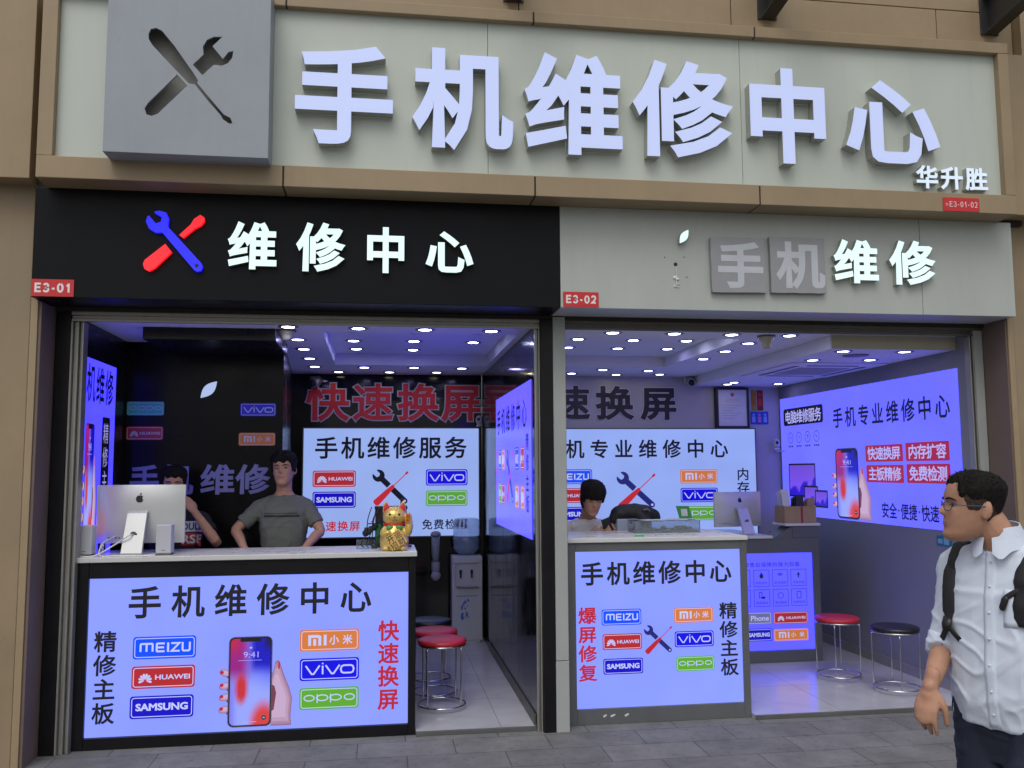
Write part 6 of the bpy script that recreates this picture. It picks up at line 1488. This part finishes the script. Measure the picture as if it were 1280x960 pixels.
q = MB(); us_ = lsp(-.105, -.050, 6); pp_ = [onshirt(Cw+s*u+Vector((0, 0, 1.318-.035*((u+.105)/.055)**1.5)), -f, .008) for u in us_]
q.tube(pp_+[onshirt(Cw-s*.046+Vector((0, 0, 1.262)), -f, .008)], .009, 10, side=(0, 0, 1), flat=.3, sub=2); q.build('chest_strap', M['nylon'], bp_, True)
q = MB(); q.tube([onshirt(Cw-s*.056+Vector((0, 0, 1.285)), -f, .012), onshirt(Cw-s*.046+Vector((0, 0, 1.258)), -f, .012)], .011, 10, side=s, flat=.5, round_ends=True); q.build('buckle', M['black'], bp_, True)

# --- the man in the olive T-shirt
sB = Vector((-1, -.08, 0)).normalized(); cb = lambda z, fw=0.0: Vector((-.705, .86, z))+Vector((0, -1, 0))*fw
rowsB = [(cb(.93), sB, .156, .11, .11), (cb(1.05), sB, .154, .112, .11), (cb(1.18), sB, .158, .116, .112), (cb(1.31), sB, .174, .118, .120), (cb(1.42), sB, .182, .112, .120), (cb(1.47), sB, .168, .096, .108), (cb(1.512), sB, .130, .084, .092), (cb(1.546), sB, .090, .074, .08), (cb(1.572), sB, .068, .066, .068)]
HB = headM((-.702, .835, 1.608), R(172), R(3), R(3), 1.03)
line_b = lambda th: (lambda a: .170+.008*math.sin(th*9) if a < .8 else (.165+(.105-.165)*sm(.8, 1.2, a) if a < 1.4 else .105+(.03-.105)*sm(1.5, 2.2, a)))(abs((th+math.pi) % (2*math.pi)-math.pi))
aR = [cb(1.458)+sB*.160, (-1.035, .80, 1.30), (-.955, .66, 1.175)]; aL = [cb(1.458)-sB*.160, (-.435, .80, 1.285), (-.530, .66, 1.175)]
pB, shB = build_person('man in an olive grey T-shirt standing behind the black counter', (-.705, .86, .03), rowsB, sB, [cb(1.49), cb(1.56, .005), cb(1.60, .01), cb(1.66, .015)], HB, [aR, aL],
    [dict(wrist=aR[2], d=(.35, -.75, -.40), n=(.2, .3, -1), thumb_side=(1, .2, 0), curl=(.25, .3, .3, .35)), dict(wrist=aL[2], d=(-.35, -.75, -.40), n=(-.2, .3, -1), thumb_side=(-1, .2, 0), curl=(.25, .3, .3, .35))],
    [[cb(.90)+sB*.09, cb(.50)+sB*.10, cb(.11)+sB*.10, cb(.06, .10)+sB*.11], [cb(.90)-sB*.09, cb(.50)-sB*.10, cb(.11)-sB*.10, cb(.06, .10)-sB*.11]],
    M['shirt_olive'], (line_b, .024, .012, 4.2), M['navy'], .058, .006, .74, .006, 5.0)
bvB = BVHTree.FromPolygons([tuple(v.co+Vector(pB.location)) for v in shB.data.vertices], [tuple(p.vertices) for p in shB.data.polygons])
def proj(bvh, x, z, off=.003):
    h = bvh.ray_cast(Vector((x, 0.0, z)), Vector((0, 1, 0)), 2.0); return h[0]-Vector((0, off, 0)) if h[0] is not None else Vector((x, .7, z))
m = MB()
for z0, z1, xa, xb in ((1.388, 1.402, -.835, -.585), (1.412, 1.417, -.835, -.60)):
    us = lsp(xa, xb, 14); vs = [proj(bvB, u, z) for z in (z0, z1) for u in us]; m.add(vs, [(i, i+1, 15+i, 14+i) for i in range(13)])
m.build('chest_stripe', M['ink'], shB)

# --- the man in the black T-shirt behind the computer
sA = Vector((-1, .10, 0)).normalized(); ca2 = lambda z, fw=0.0: Vector((-1.47, .88, z))+Vector((0, -1, 0))*fw
rowsA = [(ca2(.90), sA, .165, .12, .11), (ca2(1.02), sA, .17, .128, .11), (ca2(1.14), sA, .178, .128, .115), (ca2(1.25), sA, .195, .125, .125), (ca2(1.33), sA, .20, .115, .125), (ca2(1.385, .01), sA, .19, .098, .11), (ca2(1.42, .02), sA, .150, .082, .092), (ca2(1.448, .03), sA, .095, .07, .078), (ca2(1.468, .04), sA, .068, .062, .066)]
HA = headM((-1.478, .81, 1.512), R(188), R(-6), 0, 1.0)
line_a = lambda th: (lambda a: .178+.006*math.sin(th*11) if a < .8 else (.17+(.11-.17)*sm(.8, 1.2, a) if a < 1.4 else .11+(.03-.11)*sm(1.5, 2.2, a)))(abs((th+math.pi) % (2*math.pi)-math.pi))
aR = [ca2(1.36)+sA*.178, (-1.77, .84, 1.20), (-1.70, .66, 1.20)]; aL = [ca2(1.36)-sA*.178, (-1.160, .735, 1.215), (-1.300, .665, 1.435)]
pA, shA = build_person('man in a black printed T-shirt touching his face behind the computer', (-1.47, .88, .03), rowsA, sA, [ca2(1.40), ca2(1.46, .03), ca2(1.50, .05), ca2(1.56, .07)], HA, [aR, aL],
    [dict(wrist=aR[2], d=(.3, -.9, -.1), n=(0, 0, -1), thumb_side=(1, .2, 0)), dict(wrist=aL[2], d=(-.55, .05, .8), n=(-.6, .6, -.3), thumb_side=(-.2, -.2, .9), curl=(.35, .45, .5, .6))],
    [[ca2(.88)+sA*.09, ca2(.48)+sA*.10, ca2(.11)+sA*.10, ca2(.06, .10)+sA*.11], [ca2(.88)-sA*.09, ca2(.48)-sA*.10, ca2(.11)-sA*.10, ca2(.06, .10)-sA*.11]],
    M['shirt_black'], (line_a, .022, .010, 7.7), M['navy'], .064, .006, .60, .005, 8.0)
bvA = BVHTree.FromPolygons([tuple(v.co+Vector(pA.location)) for v in shA.data.vertices], [tuple(p.vertices) for p in shA.data.polygons])
def cloth_print(bvh, x0, x1, z0, z1, txt, m_bg, m_fg, par, off=.004):
    us, zs = lsp(x0, x1, 10), lsp(z0, z1, 5); vs = [proj(bvh, u, z, off) for z in zs for u in us]; m = MB(); m.add(vs, [(j*10+i, j*10+i+1, j*10+i+11, j*10+i+10) for j in range(4) for i in range(9)]); m.build('shirt_print', m_bg, par)
    m = MB(); latin(m, lambda u, v, d=0: proj(bvh, u, v, off+.003+d), txt, x0+(x1-x0)*.04, x1-(x1-x0)*.04, z0+(z1-z0)*.15, z1-(z1-z0)*.15, .0, .03); m.build('shirt_lettering', m_fg, par)
cloth_print(bvA, -1.405, -1.262, 1.292, 1.366, 'DULE', M['paper'], mat('print_navy', (.02, .04, .12), .6), shA)
cloth_print(bvA, -1.405, -1.262, 1.195, 1.284, 'RSE', mat('print_red', lin((170, 20, 40)), .6), M['paper'], shA)

# --- the young man looking at his phone behind the grey counter
sC = Vector((-1, -.05, 0)).normalized(); cc = lambda z, fw=0.0: Vector((1.625, 1.04, z))+Vector((0, -1, 0))*fw
rowsC = [(cc(.84), sC, .155, .105, .105), (cc(.95), sC, .16, .11, .11), (cc(1.06), sC, .17, .115, .118), (cc(1.15), sC, .182, .115, .12), (cc(1.215), sC, .188, .105, .115), (cc(1.265, .01), sC, .178, .09, .105), (cc(1.30, .02), sC, .14, .076, .088), (cc(1.33, .03), sC, .09, .066, .074), (cc(1.352, .04), sC, .064, .06, .062)]
HC = headM((1.622, .915, 1.385), R(182), R(-24), R(-3), 1.0)
line_c = lambda th: (lambda a: .146+.006*math.sin(th*13) if a < .95 else (.146+(.098-.146)*sm(.95, 1.3, a) if a < 1.5 else .098+(.03-.098)*sm(1.5, 2.2, a)))(abs((th+math.pi) % (2*math.pi)-math.pi))
aR = [cc(1.235)+sC*.165, (1.42, .98, 1.00), (1.60, .87, 1.185)]; aL = [cc(1.235)-sC*.165, (1.84, .98, 1.00), (1.80, .875, 1.19)]
pC, shC = build_person('young man in a white T-shirt looking down at a phone', (1.625, 1.04, .03), rowsC, sC, [cc(1.28), cc(1.345, .04), cc(1.395, .075), cc(1.45, .11)], HC, [aR, aL],
    [dict(wrist=aR[2], d=(.75, -.45, .30), n=(.2, .55, .8), thumb_side=(0, -.5, .9), curl=(.4, .45, .5, .5)), dict(wrist=aL[2], d=(-.65, -.5, .45), n=(-.1, .5, .85), thumb_side=(.1, -.5, .9), curl=(.45, .5, .55, .6))],
    [[cc(.82)+sC*.085, cc(.45, .03)+sC*.09, cc(.11)+sC*.09, cc(.06, .10)+sC*.10], [cc(.82)-sC*.085, cc(.45, .03)-sC*.09, cc(.11)-sC*.09, cc(.06, .10)-sC*.10]],
    M['shirt_white'], (line_c, .030, .020, 11.3), M['navy'], .060, .006, .60, .006, 11.0)
bvC = BVHTree.FromPolygons([tuple(v.co+Vector(pC.location)) for v in shC.data.vertices], [tuple(p.vertices) for p in shC.data.polygons])
t = thing('mobile_phone', 'dark mobile phone in the hands of the young man in white', 'phone', (1.735, .81, 1.27))
rot = Matrix.Translation((1.735, .815, 1.280)) @ Matrix.Rotation(R(-22), 4, 'Y') @ Matrix.Rotation(R(-62), 4, 'X')
b = MB().box(-.036, .036, -.074, .074, -.004, .004, 0, .003); b.v = [tuple(rot @ Vector(p)) for p in b.v]; b.build('case', M['black'], t)
b = MB().box(-.033, .033, -.070, .070, .0042, .0048, 0); b.v = [tuple(rot @ Vector(p)) for p in b.v]; b.build('screen', lit('phone_glow', lin((120, 130, 170)), .5), t)
